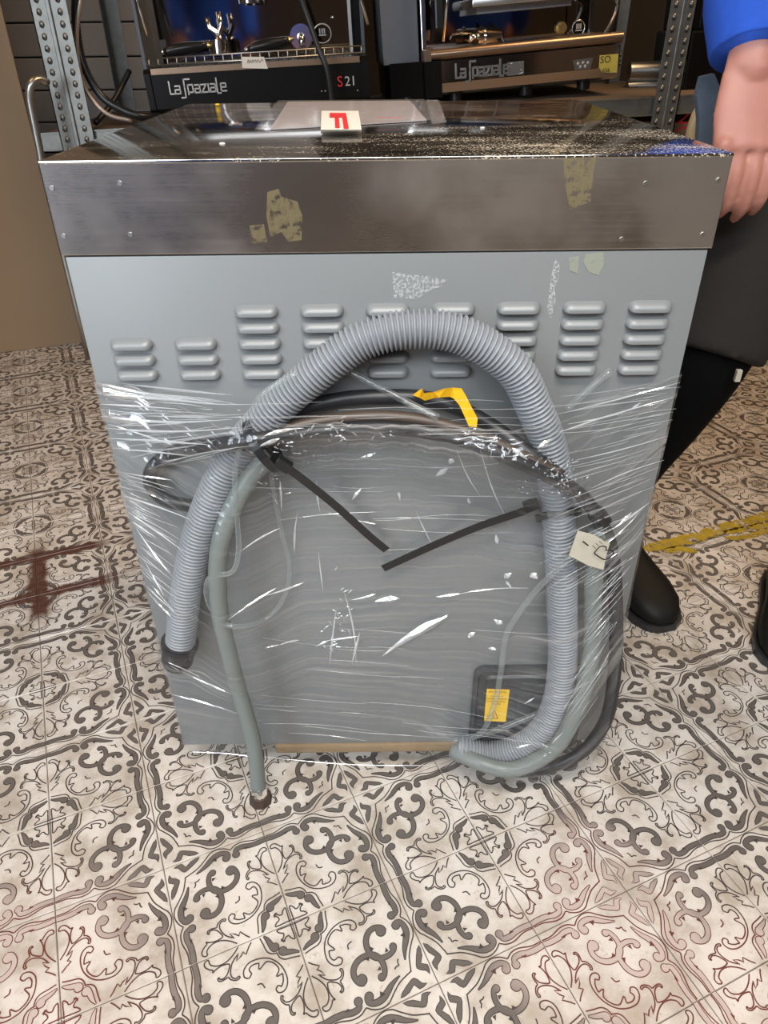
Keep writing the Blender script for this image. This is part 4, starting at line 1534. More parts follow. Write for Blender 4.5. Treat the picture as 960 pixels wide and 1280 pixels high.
def flip(g):
    return g[0], [tuple(reversed(f)) for f in g[1]]


def loc_at(o, M, u, v, ylocal):
    """point in machine space that lies at local depth ylocal behind pixel (u,v)"""
    Mi = np.array(M.inverted())
    c = Mi[:3, :3] @ CAM + Mi[:3, 3]
    d = Mi[:3, :3] @ ray(u, v)
    return c + (ylocal - c[1]) / d[1] * d


# ---------------------------------------------------------------- machine 1
px0 = PY(188, 131, 1.86)
em = thing('espresso_machine', 'black espresso machine with copper rail, left on the shelf', 'espresso machine', (px0[0], 1.86, deck_z(px0[0]) + .004), (0, -TILT, 0.05))
EM = WM[em.name]
L1 = lambda u, v, y=0.0: loc_at(em, EM, u, v, y)
xr_ = L1(462, 100)[0]
zt1 = (L1(190, 86)[2] + L1(460, 70)[2]) / 2
zr1 = zt1 - .016
prof = [(0.0, .035), (.012, .012), (.03, .0), (.50, .0), (.50, zt1), (0.012, zt1), (0, zt1 - .012)]


def extr(prof, xa, xb):
    k = len(prof)
    V = [(xa, y, z) for y, z in prof] + [(xb, y, z) for y, z in prof]
    F = [tuple(range(k - 1, -1, -1)), tuple(range(k, 2 * k))] + [(i, (i + 1) % k, k + (i + 1) % k, k + i) for i in range(k)]
    return V, [tuple(reversed(f)) for f in F]


obj('base_tray', extr(prof, 0.018, xr_ - .022), MT['machine_black'], em, local=True)
for xa, xb in ((0, .018), (xr_ - .022, xr_)):
    obj('end_cap', extr([(y - .006, z) if y < .1 else (y, z) for y, z in prof], xa, xb), MT['machine_black'], em, local=True)
obj('copper_rail', box(.022, xr_ - .026, -.004, .004, zr1, zt1 + .001, .001), MT['copper_rail'], em, local=True, label='copper coloured trim rail')
ty = .0
gr = [tube([(.01, .012, zt1 + .026), (xr_ - .01, .012, zt1 + .026)], .0022, 6), tube([(.01, .012, zt1 + .008), (xr_ - .01, .012, zt1 + .008)], .003, 6)]
for k in range(24):
    x = .02 + k * (xr_ - .04) / 23
    gr.append(tube([(x, .012, zt1), (x, .012, zt1 + .026)], .0018, 6))
for k in range(50):
    x = .02 + k * (xr_ - .04) / 49
    gr.append(tube([(x, .012, zt1 + .004), (x, .22, zt1 + .004)], .0018, 5))
obj('drip_grid', join(*gr), MT['dull_steel'], em, local=True, smooth=True)
obj('back_panel', box(.03, xr_ - .04, .235, .245, zt1 - .01, zt1 + .50), MT['dark_mirror'], em, local=True, label='dark mirrored back panel')
obj('housing', box(.008, xr_ - .012, .245, .50, zt1 - .01, zt1 + .50), MT['machine_black'], em, local=True)
obj('side_panel', box(-.004, .008, .03, .50, .02, zt1 + .50, .002), MT['machine_grey'], em, local=True, label='dark grey side panel')
obj('side_panel', box(xr_ - .012, xr_, .22, .50, .02, zt1 + .50, .002), MT['machine_grey'], em, local=True)
obj('pillar', box(.008, .022, .22, .24, zt1, zt1 + .5), MT['chrome'], em, local=True)
obj('pillar', box(xr_ - .05, xr_ - .040, .225, .24, zt1, zt1 + .5), MT['dull_steel'], em, local=True)
for k, (u, v) in enumerate(((313, 4), (400, -6))):
    c = L1(u, v, .13)
    obj('group_head', join(cyl((c[0], .13, c[2]), (c[0], .13, c[2] + .05), .034, 20), cyl((c[0], .13, c[2] + .05), (c[0], .13, c[2] + .10), .045, 20), box(c[0] - .035, c[0] + .035, .12, .235, c[2] + .06, c[2] + .16, .01)), MT['chrome'], em, local=True, smooth=40)
for p, q in (((168, -12), (184, 46)), ((448, -12), (460, 31))):
    a, b = L1(*p, .05), L1(*q, .03)
    w_ = obj('steam_wand', tube([a + (0, 0, .12), a, b], [.0055, .0055, .0048], 10), MT['chrome'], em, local=True, smooth=True)
for u, v in ((193, 30), (416, 22)):
    c = L1(u, v, .235)
    obj('panel_screw', ball((c[0], .234, c[2]), .006, 8, 5), MT['chrome'], em, local=True, smooth=True)
c = L1(403, 42, .233)
ov = [(c[0] + .028 * math.cos(a), .2335, c[2] + .026 * math.sin(a)) for a in np.linspace(0, 2 * PI, 28, endpoint=False)]
embl = obj('emblem', tube(ov, .0025, 6, closed=True), MT['dull_steel'], em, local=True, smooth=True)
obj('emblem_mark', xf(join(box(c[0] - .010, c[0] - .006, .231, .2335, c[2], c[2] + .014), box(c[0] - .002, c[0] + .002, .231, .2335, c[2], c[2] + .014), box(c[0] + .005, c[0] + .009, .231, .2335, c[2], c[2] + .014), box(c[0] - .012, c[0] + .012, .231, .2335, c[2] - .006, c[2] - .002)), EM), MT['dull_steel'], embl, smooth=False)
g, wl = logo(1, .004)
a, b = L1(214, 119), L1(284, 108)
h = (b[0] - a[0]) / wl
g = (np.array(g[0]) * (h, 1, h * 1.05) + (a[0], -.001, (a[2] + b[2]) / 2 - .004), g[1])
obj('logo', g, plain('logo_chrome', (0.72, 0.68, 0.6), 0.25, 0.8), em, local=True, label='angular chrome maker lettering')
c = L1(434, 102)
g = text_geo('S', .040, .001)
obj('model_lettering', xf(g, Matrix.Translation((c[0] - .022, -.002, c[2])) @ Matrix.Rotation(PI / 2, 4, 'X')), MT['red_ink'], em, local=True, label='red letter S')
g = text_geo('21', .036, .001)
obj('model_lettering', xf(g, Matrix.Translation((c[0] + .010, -.002, c[2])) @ Matrix.Rotation(PI / 2, 4, 'X')), MT['white_print'], em, local=True, label='white figures 21')
for k, (u, v) in enumerate(((402, 114), (406.5, 113.8), (411, 113.6), (447, 113))):
    c = L1(u, v)
    obj('indicator', ball((c[0], -.001, c[2]), .0022, 6, 4), MT['white_print'], em, local=True)
c = L1(200, 60, .232)
obj('rating_plate', box(c[0] - .014, c[0] + .022, .2325, .235, c[2] - .012, c[2] + .022), MT['machine_grey'], em, local=True)
for x in (.05, xr_ - .06):
    for y in (.05, .43):
        obj('foot', cyl((x, y, -.004), (x, y, .012), .022, 12), MT['black_plastic'], em, local=True, smooth=40)


def to_world(M, p):
    return np.array(M @ Vector(p))


# paper note clipped on the rail
def Lw(u, v, y):
    return to_world(EM, L1(u, v, y))


nt = thing('paper_note', 'small white handwritten note on the copper rail of the left machine', 'note', tuple(Lw(318, 78, -.008)))
obj('paper', plate([Lw(303, 85, -.008), Lw(335, 86, -.008), Lw(330, 71, -.004), Lw(302, 71, -.004)], (0, -.0008, 0)), MT['paper'], nt)
M_ = frame(Lw(309, 79, -.0095), Lw(330, 78, -.0095) - Lw(309, 79, -.0095), (0, 0, 1))
scr = catmull([(0, 0), (.004, .009), (.006, 0), (.010, .008), (.013, 0), (.018, .009), (.020, .001), (.026, .008), (.028, .001), (.034, .008), (.037, 0), (.044, .008), (.047, .002)], n=4)
v, f = stroke2(scr, .0012)
obj('handwriting', xf((np.column_stack([v, np.zeros(len(v))]), f), M_), MT['ink'], nt)


# portafilters on the grid
def portafilter(p_end, p_neck, p_head, lab, up):
    tpf = thing('portafilter', lab, 'portafilter', tuple((p_end + p_head) / 2), group=None)
    P = np.array([p_end + (p_neck - p_end) * s for s in np.linspace(0, 1, 12)])
    r = [.007, .012, .015, .0165, .017, .017, .0165, .0155, .014, .0125, .0115, .010]
    obj('handle', tube(P, r, 14), MT['black_plastic'], tpf, smooth=True, label='black tapered handle')
    d = (p_end - p_neck) / np.linalg.norm(p_end - p_neck)
    obj('end_button', ball(p_end + d * .001, .008, 10, 6), MT['chrome'], tpf, smooth=True)
    obj('neck', tube([p_neck, p_neck * .6 + p_head * .4, p_head], [.009, .007, .010], 10), MT['brass'], tpf, smooth=True, label='brass coloured neck')
    if up:
        obj('basket_ring', join(cyl(p_head - (0, 0, .018), p_head + (0, 0, .016), .033, 24), cyl(p_head + (0, 0, .016), p_head + (0, 0, .022), .030, 24)), MT['chrome'], tpf, smooth=40)
        obj('spout', join(tube([p_head + (0, 0, .02), p_head + (-.004, 0, .04), p_head + (-.026, 0, .052), p_head + (-.030, 0, .078)], [.010, .010, .009, .007], 10), tube([p_head + (0, 0, .02), p_head + (0.002, 0, .04), p_head + (.012, 0, .056), p_head + (.006, 0, .092)], [.010, .010, .009, .007], 10)), MT['chrome'], tpf, smooth=True)
    else:
        obj('basket_ring', join(cyl(p_head + (0, -.02, 0), p_head + (0, .018, 0), .034, 24), cyl(p_head + (0, .018, 0), p_head + (0, .024, 0), .030, 24)), MT['chrome'], tpf, smooth=40)
        obj('spout', tube([p_head + (0, -.02, 0), p_head + (.002, -.034, -.004), p_head + (.004, -.036, -.034)], [.012, .010, .007], 10), MT['chrome'], tpf, smooth=True)


gz = zt1 + .028
portafilter(Lw(204, 65, .05), Lw(258, 56, .08), Lw(275, 60, .10), 'chrome portafilter with spouts up on the grid at left, black handle', True)
portafilter(Lw(309, 62, .05), Lw(360, 50, .08), Lw(377, 46, .10), 'chrome portafilter on its side right of the blue reflection, black handle', False)

# ---------------------------------------------------------------- machine 2
px0 = PY(488, 120, 1.88)
e2 = thing('espresso_machine', 'chrome espresso machine with black corner block, right on the shelf', 'espresso machine', (px0[0], 1.88, deck_z(px0[0]) + .012), (0, -TILT - .028, 0.06))
E2 = WM[e2.name]
L2 = lambda u, v, y=0.0: loc_at(e2, E2, u, v, y)
xr2 = L2(774, 80)[0]
xb = L2(552, 90)[0]
za = (L2(552, 70)[2] + L2(770, 62)[2]) / 2
zb = .012
prof = [(0.006, .020), (.03, zb), (.50, zb), (.50, za), (0.0, za), (0, .045)]
obj('base_tray', extr(prof, xb, xr2), MT['chrome'], e2, local=True, label='polished chrome drip tray front')
cb = [(xb * (1 - .0), 0)]
kp = [(xb, -.004), (xb - .03, -.004), (xb - .05, .01), (xb - .055, .03), (.012, .10), (.0, .16), (.0, .5), (xb, .5)]
obj('corner_block', plate([(x, y, zb - .004) for x, y in kp], (0, 0, za - zb + .006)), MT['machine_black'], e2, local=True, label='black plastic corner block')
obj('chrome_rail', join(tube([(xb - .03, .012, za + .017), (xr2 + .006, .012, za + .017)], .015, 14), box(xb - .05, xr2, .012, .3, za + .002, za + .03)), MT['copper_rail'], e2, local=True, smooth=40, label='round polished rail')
obj('back_panel', box(xb - .02, xr2 - .10, .265, .275, za, za + .45), MT['dark_mirror'], e2, local=True, label='mirrored back panel')
obj('back_panel', box(xr2 - .097, xr2 - .02, .260, .275, za, za + .45), MT['dark_mirror'], e2, local=True)
obj('housing', box(.0, xr2 - .01, .275, .52, za, za + .45), MT['machine_black'], e2, local=True)
obj('side_panel', box(-.006, xb - .055, .10, .52, za - .002, za + .45, .003), MT['machine_grey'], e2, local=True, label='slate grey side panel')
obj('pillar', box(xb - .05, xb - .035, .06, .275, za + .03, za + .45, .002), MT['chrome'], e2, local=True)
obj('pillar', box(xr2 - .022, xr2 - .012, .25, .275, za + .03, za + .45), MT['chrome'], e2, local=True)
a, b = L2(586, 9, .12), L2(716, 2, .12)
obj('group_bar', join(box(a[0], b[0], .06, .265, a[2] - .004, a[2] + .02, .006), box(a[0] + .02, b[0] - .01, .10, .265, a[2] - .02, a[2] - .004)), MT['dull_steel'], e2, local=True, smooth=40)
a, b = L2(556, -5, .10), L2(548, 38, .10)
obj('lever_handle', box(b[0] - .012, b[0] + .018, .08, .10, b[2], b[2] + .16, .006), MT['black_plastic'], e2, local=True, label='black steam lever grip')
a, b = L2(560, -8, .07), L2(554, 52, .06)
obj('steam_wand', tube([a + (0, 0, .1), a, b], [.005, .005, .0045], 10), MT['chrome'], e2, local=True, smooth=True)
a, m_, b, c = L2(758, -6, .10), L2(772, 2, .08), L2(766, 25, .07), L2(752, 50, .06)
obj('steam_wand', tube(catmull([a, m_, b, c], n=6), .0055, 10), MT['chrome'], e2, local=True, smooth=True)
c = L2(701, 35, .262)
obj('knob', join(cyl((c[0], .262, c[2]), (c[0], .235, c[2]), .013, 16), cyl((c[0], .262, c[2]), (c[0], .256, c[2]), .018, 16)), MT['brass'], e2, local=True, smooth=40)
c = L2(723, 35, .258)
ov = [(c[0] + .021 * math.cos(a), .257, c[2] + .021 * math.sin(a)) for a in np.linspace(0, 2 * PI, 24, endpoint=False)]
em2 = obj('emblem', join(tube(ov, .0026, 6, closed=True), cyl((c[0], .262, c[2]), (c[0], .257, c[2]), .020, 20)), MT['machine_black'], e2, local=True, smooth=40)
obj('emblem_mark', xf(join(box(c[0] - .008, c[0] - .004, .253, .257, c[2] - .002, c[2] + .012), box(c[0] - .001, c[0] + .002, .253, .257, c[2] - .002, c[2] + .012), box(c[0] + .005, c[0] + .008, .253, .257, c[2] - .002, c[2] + .012), box(c[0] - .010, c[0] + .010, .253, .257, c[2] - .008, c[2] - .005)), E2), MT['white_print'], em2)
obj('emblem', tube(np.array(ov), .0026, 6, closed=True), MT['chrome'], e2, local=True, smooth=True)
g, wl = logo(1, .003, .16)
a, b = L2(570, 96), L2(637, 89)
h = (b[0] - a[0]) / wl
g = (np.array(g[0]) * (h, 1, h * 1.2) + (a[0], -.0005, (a[2] + b[2]) / 2 - .004), g[1])
obj('logo', g, MT['dull_steel'], e2, local=True, label='embossed angular maker lettering')
a, b = L2(634, 95), L2(655, 76)
obj('badge', join(box(a[0], b[0], -.0012, 0, min(a[2], b[2]), max(a[2], b[2])), *[tube(catmull([(a[0] + (.5 + sx * .30) * (b[0] - a[0]), -.002, a[2] + (.5 + sy * .12) * (b[2] - a[2])), (a[0] + (.5 + sx * .44) * (b[0] - a[0]), -.002, a[2] + (.5 + sy * .3) * (b[2] - a[2])), (a[0] + (.5 + sx * .2) * (b[0] - a[0]), -.002, a[2] + (.5 + sy * .42) * (b[2] - a[2]))], n=4), .0016, 5) for sx in (-1, 1) for sy in (-1, 1)]), MT['dull_steel'], e2, local=True)
a, b = L2(715.5, 88), L2(741, 73)
bp2 = obj('button_plate', plate([(a[0], -.001, b[2]), (b[0], -.001, b[2] + .002), (b[0] - .006, -.001, a[2]), (a[0] + .008, -.001, a[2])][::-1], (0, -.002, 0)), MT['dull_steel'], e2, local=True)
btn = []
for fx, fz in ((.25, .62), (.5, .66), (.75, .62), (.38, .28), (.62, .30)):
    btn.append(ball((a[0] + fx * (b[0] - a[0]), -.003, a[2] + fz * (b[2] - a[2])), (.0045, .002, .0045), 8, 5))
obj('buttons', xf(join(*btn), E2), MT['white_print'], bp2, smooth=True)
a, b = L2(748, 93), L2(773, 67)
st = obj('sticker', plate([(a[0], -.0008, b[2]), (b[0], -.0008, b[2]), (b[0], -.0008, a[2]), (a[0] + .012, -.0008, a[2] + .004), (a[0], -.0008, a[2] + .018)][::-1], (0, -.0006, 0)), plain('yellow_sticker', (0.62, 0.50, 0.10), 0.4, var=.2), e2, local=True, label='glossy yellow sticker with black writing')
gz2 = [xf(text_geo('SO', .026, .0003), E2 @ Matrix.Translation(((a[0] + b[0]) / 2 - .01, -.0018, (a[2] + b[2]) / 2 + .012)) @ Matrix.Rotation(PI / 2, 4, 'X')),
       xf(text_geo('656', .016, .0003), E2 @ Matrix.Translation(((a[0] + b[0]) / 2 - .006, -.0018, (a[2] + b[2]) / 2 - .016)) @ Matrix.Rotation(PI / 2, 4, 'X'))]
obj('sticker_writing', join(*gz2), MT['ink'], st)
a = L2(777, 75)
obj('side_knob', join(*[cyl((xr2, .03, a[2] + dz), (xr2 + .014, .03, a[2] + dz), .004, 8) for dz in (-.012, 0, .012)]), MT['black_plastic'], e2, local=True, smooth=40)
for x in (.06, xb + .05, (xb + xr2) / 2, xr2 - .09):
    obj('foot', cyl((x, .06, -.012), (x, .06, .014), .020, 12), MT['black_plastic'], e2, local=True, smooth=40)
    obj('foot', cyl((x, .45, -.012), (x, .45, .014), .020, 12), MT['black_plastic'], e2, local=True, smooth=40)


def Lw2(u, v, y):
    return to_world(E2, L2(u, v, y))


pf = thing('portafilter', 'short chrome portafilter head lying on the rail of the right machine', 'portafilter', tuple(Lw2(612, 48, .12)))
a, b = Lw2(594, 47, .08), Lw2(622, 46, .12)
obj('basket_ring', join(tube([a, a * .6 + b * .4, b], [.022, .024, .024], 20), tube([a * .75 + b * .25, a * .7 + b * .3], .029, 20)), MT['chrome'], pf, smooth=40)
obj('spout', tube([a, a + (-.012, -.01, .002), a + (-.02, -.012, -.012)], [.012, .008, .006], 10), MT['chrome'], pf, smooth=True)
obj('handle', tube([Lw2(612, 30, .15), Lw2(622, 40, .12), Lw2(631, 54, .08)], [.006, .006, .005], 8), MT['black_plastic'], pf, smooth=True, label='thin black lever')

# ---------------------------------------------------------------- cables and odd things around the shelf
def wpath(pts, step=.012):
    return catmull([PY(*p) for p in pts], step=step, n=10)


P = wpath([(95, -14, 1.80), (95, 30, 1.80), (104, 80, 1.79), (125, 118, 1.79), (150, 136, 1.79), (178, 146, 1.80), (200, 146, 1.86)], .004)
rb = .0105 + .0016 * (np.arange(len(P)) % 2)
tag(obj('corrugated_cable', tube(P, rb, 12), MT['black_plastic'], smooth=True), 'black ribbed conduit hanging left of the black espresso machine', 'cable')
P = wpath([(103, -14, 1.78), (96, 40, 1.78), (100, 90, 1.775), (112, 120, 1.775), (135, 143, 1.775), (165, 151, 1.79)])
tag(obj('copper_tube', tube(P, .0062, 10), MT['copper_tube'], smooth=True), 'thin coppery tube bending beside the ribbed conduit', 'tube')
P = wpath([(162, 88, 1.95), (152, 108, 1.92), (138, 132, 1.86), (119, 154, 1.80)])
tag(obj('power_lead', tube(P, .008, 10), MT['black_rubber'], smooth=True), 'short black lead slanting down left of the black machine', 'cable')
P = wpath([(372, -14, 1.82), (384, 20, 1.82), (398, 60, 1.815), (408, 85, 1.81), (413, 112, 1.815), (415, 135, 1.82)])
tag(obj('hanging_cable', tube(P, .0085, 10), MT['black_rubber'], smooth=True), 'black cable hanging in front of the left espresso machine', 'cable')
P = wpath([(52, 205, 1.62), (50, 190, 1.62), (42, 150, 1.62), (37, 122, 1.62), (39, 106, 1.62), (48, 99, 1.64), (60, 104, 1.66)])
P = np.vstack([[(P[0][0], P[0][1], z) for z in (0.02, .2, .4)], P])
tag(obj('bent_pipe', tube(P, .011, 12), MT['dull_steel'], smooth=True), 'grey bent metal pipe between the beige board and the slotted post', 'pipe')
P = wpath([(892, 108, 1.5), (884, 124, 1.5), (872, 142, 1.5), (866, 158, 1.5), (863, 172, 1.5)])
P = np.vstack([P, [(P[-1][0] - .002, 1.5, z) for z in (.5, .3, .15, .0155)]])
tag(obj('cream_pipe', tube(catmull(P, step=.015), .0145, 12), MT['cream_tube'], smooth=True), 'cream coloured thick pipe beside the right post', 'pipe')
# carton on the lower board, with red print
b0, b1 = PY(836, 185, 1.80)[0], PY(905, 185, 1.80)[0]
bt = PY(850, 152, 1.80)[2]
ct = thing('carton', 'brown cardboard carton with red letters under the shelf at right', 'box', ((b0 + b1) / 2 - .05, 1.95, .30))
obj('carton_body', box(b0 - .12, b1, 1.80, 2.1, .30, bt, .003), MT['cardboard'], ct)
ga = xf(text_geo('VION', .060, .0004), Matrix.Translation(PY(853, 170, 1.7985)) @ Matrix.Rotation(PI / 2, 4, 'Z') @ Matrix.Rotation(0, 4, 'X'))
ga = xf(text_geo('VION', .055, .0004), frame(PY(853, 168, 1.7985), (0, 0, 1), (-1, 0, 0)))
obj('carton_print', ga, MT['red_ink'], ct)
# dark appliance and grey ducts on the shelf at the right
a, b = PY(866, 116, 1.95), PY(935, 60, 1.95)
ap = thing('dark_appliance', 'black boxy appliance on the shelf right of the post', 'appliance', ((a[0] + b[0]) / 2, 2.1, deck_z(a[0])), (0, -TILT, 0))
obj('body', box(-.10, .14, -.14, .2, .0, .16, .006), MT['machine_black'], ap, local=True)
obj('handle', box(-.05, -.02, -.150, -.140, .17, .23, .003), MT['dull_steel'], ap, local=True)
obj('upper_body', box(-.08, .14, -.13, .2, .16, .6, .006), MT['machine_black'], ap, local=True)
a, b = PY(786, 90, 2.2), PY(838, 88, 2.2)
tag(obj('duct', join(tube([a, b], .03, 14), tube([a + (0, .0, -.045), b + (0, 0, -.045)], .022, 14), box(a[0], b[0], 2.17, 2.23, deck_z(.9) + .001, a[2] - .04)), MT['dull_steel'], smooth=40), 'grey double metal duct lying behind the right post', 'duct')

# beige board / door leaf at the far left
a, b = PZ(104, 428), PZ(0, 441)
d = (b - a) / np.linalg.norm(b - a)
nrm = np.array([-d[1], d[0], 0])
if nrm[1] < 0:
    nrm = -nrm
q = [a, a + d * 1.6, a + d * 1.6 + nrm * .04, a + nrm * .04]
tag(obj('beige_board', plate([(p[0], p[1], .001) for p in q], (0, 0, 2.6)), MT['beige_board']), 'tall plain beige brown board standing on the floor at far left', 'board')
# grey slatted shutter behind the shelf
shu = struct('door_1', box(-2.0, -.35, 2.86, 2.9, 0, 2.6), MT['machine_grey'])
me_slat = None
for k in range(22):
    z = .02 + k * .118
    g = join(box(-1.98, -.37, 2.842, 2.858, z, z + .112, .004))
    if me_slat is None:
        o = obj('slat', g, MT['shutter'], shu)
        me_slat = o
    else:
        o = me_slat.copy()
        COL.objects.link(o)
        o.parent = shu
        o.location = me_slat.location + Vector((0, 0, k * .118))

# ================================================================ PERSON
def remesh(geo, vox, smooth_it=6):
    me = make_mesh('body', geo[0], geo[1], MT['skin'])
    o = bpy.data.objects.new('tmp_body', me)
    COL.objects.link(o)
    m = o.modifiers.new('r', 'REMESH')
    m.mode = 'VOXEL'
    m.voxel_size = vox
    s = o.modifiers.new('s', 'SMOOTH')
    s.factor = .5
    s.iterations = smooth_it
    dg = bpy.context.evaluated_depsgraph_get()
    ev = o.evaluated_get(dg)
    m2 = ev.to_mesh()
    n = len(m2.vertices)
    V = np.empty(n * 3)
    m2.vertices.foreach_get('co', V)
    F = [tuple(p.vertices) for p in m2.polygons]
    ev.to_mesh_clear()
    bpy.data.objects.remove(o)
    bpy.data.meshes.remove(me)
    return V.reshape(-1, 3), F


def limb(P, R, step=.02, seg=18, flat=1.0, up=None):
    Q = catmull(np.column_stack([np.array(P, float), R]), step=step)
    Q = np.vstack([Q])
    g = tube(Q[:, :3], Q[:, 3], seg, flat=flat, up=up)
    return join(g, ball(Q[0, :3], Q[0, 3] * (.98 if flat == 1 else .9 * flat)), ball(Q[-1, :3], Q[-1, 3] * (.98 if flat == 1 else .9 * flat)))


prs = thing('person', 'person in blue sweatshirt, dark shorts over black leggings, arm hanging beside the dishwasher', 'person', (.66, .42, 0))
A3 = lambda *p: np.array(p, float)
sho, elb = A3(.545, .47, 1.42), A3(.455, .46, 1.13)
wri, knu = A3(.438, .315, .885), A3(.440, .283, .797)
hipR, kneR, ankR = A3(.610, .47, .90), A3(.488, .36, .505), A3(.440, .535, .10)
hipL, kneL, ankL = A3(.830, .47, .90), A3(.865, .33, .50), A3(.790, .34, .10)
shoL, elbL, wriL = A3(.895, .47, 1.42), A3(.96, .50, 1.14), A3(.95, .36, .92)
bod = []
bod.append(limb([A3(.72, .47, .92), A3(.72, .48, 1.12), A3(.72, .47, 1.34), A3(.72, .47, 1.44)], [.135, .125, .14, .09], flat=.72, up=(1, 0, 0)))
bod.append(limb([A3(.72, .47, 1.42), A3(.72, .455, 1.54)], [.055, .05]))
bod.append(ball((.72, .43, 1.64), (.076, .095, .115), 24, 16))
bod.append(ball((.72, .385, 1.585), (.05, .055, .05), 16, 10))
bod.append(limb([A3(.72, .345, 1.655), A3(.72, .325, 1.62), A3(.72, .335, 1.605)], [.010, .015, .013], step=.006, seg=10))
bod.append(limb([A3(.70, .337, 1.575), A3(.74, .337, 1.575)], [.007, .007], step=.006, seg=8))
for s in (-1, 1):
    bod.append(ball((.72 + s * .078, .44, 1.63), (.012, .022, .034), 10, 8))
    bod.append(ball((.72 + s * .032, .346, 1.648), (.014, .008, .009), 10, 8))
for s_, e_, w_ in ((sho, elb, wri), (shoL, elbL, wriL)):
    bod.append(limb([s_, e_ + (s_ - e_) * .4, e_, e_ + (w_ - e_) * .35, w_ - (w_ - e_) * .08, w_ + (w_ - e_) * .03], [.058, .048, .043, .043, .030, .024]))
for h_, k_, a_ in ((hipR, kneR, ankR), (hipL, kneL, ankL)):
    bod.append(limb([h_, h_ * .5 + k_ * .5, k_, k_ * .7 + a_ * .3, a_], [.080, .060, .044, .040, .030]))


def hand(w, k, side, hw=.043):
    """back of the hand towards the camera, fingers hanging and slightly curled backwards"""
    d = (k - w) / np.linalg.norm(k - w)
    x = np.array([1.0, 0.0, 0.0]) * side          # towards the thumb
    x = x - d * (x @ d)
    x /= np.linalg.norm(x)
    n = np.cross(d, x)
    if n[1] > 0:
        n = -n                                     # n: out of the back of the hand
    g = []
    g.append(limb([w - d * .03, w + d * .01], [.0285, .031], step=.01, flat=.75, up=x))
    g.append(tube([w - d * .01, w + d * .02, w + d * .055, k + d * .006], [.030, .038, .044, .043], 20, flat=.36, up=x))
    for i, (off, ln) in enumerate(((.030, .078), (.010, .086), (-.011, .080), (-.031, .064))):
        b = k + x * off - d * .012
        p1 = b + d * (.012 + ln * .46) - n * .004
        p2 = p1 + d * ln * .30 - n * ln * .20
        p3 = p2 + d * ln * .12 - n * ln * .24
        g.append(limb([b, b * .5 + p1 * .5 + n * .003, p1, p2, p3], [.0098, .0092, .0090, .0080, .0068], step=.004, seg=12))
        g.append(ball(k + x * off + n * .006, .0105, 10, 8))
    tb_ = w + d * .022 + x * .030 - n * .008
    g.append(limb([tb_ - d * .01 - x * .01, tb_ + d * .02 + x * .018, tb_ + d * .050 + x * .026 - n * .012, tb_ + d * .074 + x * .022 - n * .024], [.016, .0145, .011, .0085], step=.005, seg=12))
    return join(*g)


bod.append(hand(wri, knu, 1))
bod.append(hand(wriL, wriL + (knu - wri), -1))
body = obj('body', remesh(join(*bod), .0036, 4), MT['skin'], prs, smooth=True)
# sweatshirt
sw = [limb([A3(.72, .47, .90), A3(.72, .475, 1.0), A3(.72, .48, 1.15), A3(.72, .47, 1.35), A3(.72, .47, 1.45)], [.165, .165, .158, .165, .10], flat=.74, up=(1, 0, 0))]
for s_, e_, w_ in ((sho, elb, wri), (shoL, elbL, wriL)):
    ce = e_ + (w_ - e_) * .80
    sw.append(limb([A3(.72, .47, 1.36) * .5 + s_ * .5, s_, e_ + (s_ - e_) * .4, e_, e_ + (ce - e_) * .5, e_ + (ce - e_) * .86], [.08, .078, .068, .064, .062, .056]))
obj('sweatshirt', remesh(join(*sw), .009, 8), MT['blue_sweat'], prs, smooth=True, label='royal blue sweatshirt')
for s_, e_, w_ in ((sho, elb, wri), (shoL, elbL, wriL)):
    d = w_ - e_
    P = np.array([e_ + d * s for s in (.66, .70, .77, .84, .91, .965, .97, .94)])
    P[:, 2] += 0
    r = [.056, .060, .060, .057, .053, .050, .046, .042]
    g = tube(catmull(P, n=4)[:], np.interp(np.linspace(0, 1, len(catmull(P, n=4))), np.linspace(0, 1, len(r)), r), 26, cap=False)
    obj('cuff', g, MT['blue_sweat'], prs, smooth=True)
# shorts, leggings
so = [limb([A3(.72, .47, 1.0), A3(.72, .47, .90), A3(.72, .47, .84)], [.155, .165, .15], flat=.74, up=(1, 0, 0))]
for h_, k_ in ((hipR, kneR), (hipL, kneL)):
    so.append(tube(catmull([h_, h_ * .7 + k_ * .3, h_ * .35 + k_ * .65, k_ * 1.0], n=8), np.interp(np.linspace(0, 1, 25), [0, .3, .65, 1], [.108, .100, .088, .084]), 26))
obj('shorts', remesh(join(*so), .008, 8), MT['shorts_cloth'], prs, smooth=True, label='dark grey knee-length shorts')
for h_, k_, a_ in ((hipR, kneR, ankR), (hipL, kneL, ankL)):
    g = limb([h_ * .35 + k_ * .65, k_ + (h_ - k_) * .05, k_ * .72 + a_ * .28, k_ * .4 + a_ * .6, a_ - (0, 0, .01)], [.070, .070, .063, .052, .046])
    obj('legging', g, MT['legging_cloth'], prs, smooth=True)
P = PY(921, 469, .29)
obj('drawcord', box(P[0] - .004, P[0] + .004, .283, .290, P[2] - .008, P[2] + .010, .001), MT['tag_paper'], prs, label='pale drawcord tab below the shorts hem')
# slate grey shirt tail behind the hand
q = [(877, 96), (893, 92), (905, 120), (908, 160), (900, 188), (872, 186), (874, 150), (871, 120)]
obj('shirt_tail', plate([PY(u, v, .395) for u, v in q], (0, .012, 0)), MT['slate_cloth'], prs, label='slate grey shirt tail')


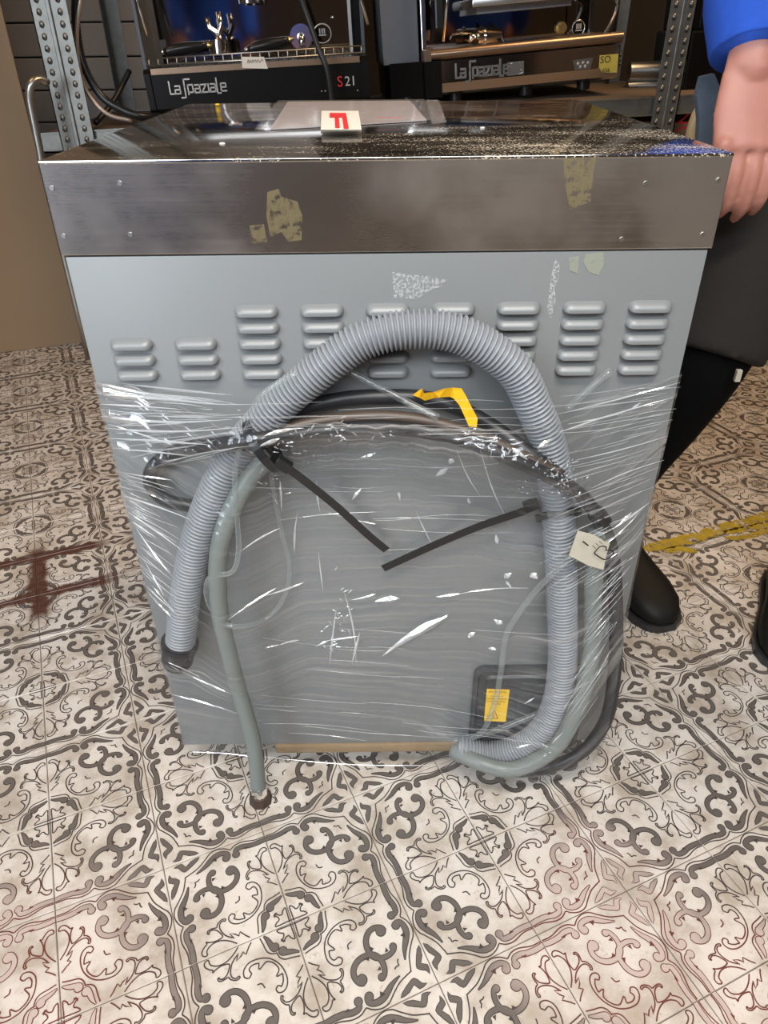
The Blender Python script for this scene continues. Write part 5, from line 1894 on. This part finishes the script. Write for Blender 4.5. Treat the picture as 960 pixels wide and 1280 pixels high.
def shoe(heel, toe, par):
    d = toe - heel
    L_ = np.linalg.norm(d)
    d /= L_
    s_ = np.array([-d[1], d[0], 0])
    rows = [(0.0, .030, .055), (.10, .036, .085), (.25, .037, .095), (.42, .038, .080), (.58, .044, .066), (.75, .049, .056), (.88, .045, .047), (.96, .032, .036), (1.0, .014, .022)]
    V, F = [], []
    seg = 14
    for fr_, w, h_ in rows:
        c = heel + d * fr_ * L_
        for k in range(seg):
            a = 2 * PI * k / seg
            x, z = math.cos(a), math.sin(a)
            zz = .004 + (h_ * .5) * (1 + (np.sign(z) * abs(z) ** .6))
            V.append(c + s_ * w * np.sign(x) * abs(x) ** .8 + np.array([0, 0, zz]))
    n = len(rows)
    for i in range(n - 1):
        for k in range(seg):
            F.append((i * seg + k, i * seg + (k + 1) % seg, (i + 1) * seg + (k + 1) % seg, (i + 1) * seg + k))
    F += [tuple(range(seg - 1, -1, -1)), tuple((n - 1) * seg + k for k in range(seg))]
    sh_ = obj('shoe', (V, F), MT['shoe_leather'], par, smooth=True, label='black leather shoe')
    out = []
    for fr_, w, _ in rows:
        out.append((heel + d * (fr_ * (L_ + .008) - .004), w + .004))
    loop_ = [c + s_ * w for c, w in out] + [c - s_ * w for c, w in reversed(out)]
    obj('sole', plate([(p[0], p[1], .0006) for p in loop_], (0, 0, .014)), MT['black_rubber'], sh_)


shoe(A3(.435, .585, 0), A3(.505, .292, 0), prs)
shoe(A3(.780, .43, 0), A3(.672, .185, 0), prs)
obj('hair', remesh(join(ball((.72, .45, 1.685), (.084, .095, .085), 20, 12), ball((.72, .50, 1.63), (.07, .05, .09), 16, 10)), .008, 4), MT['hair'], prs, smooth=True)

# the second person, who shows only as a reflection in the polished panels
p2 = copy_tree(prs)
p2.location = (-.80, -1.50, 0)
p2.rotation_euler = (0, 0, PI)
p2['label'] = 'person in blue work clothes seen only as a reflection in the left machine panel'
for c_ in p2.children:
    if c_.name.split('.')[0] in ('shorts', 'legging', 'sweatshirt', 'cuff'):
        c_.material_slots[0].link = 'OBJECT'
        c_.material_slots[0].material = MT['blue_sweat']
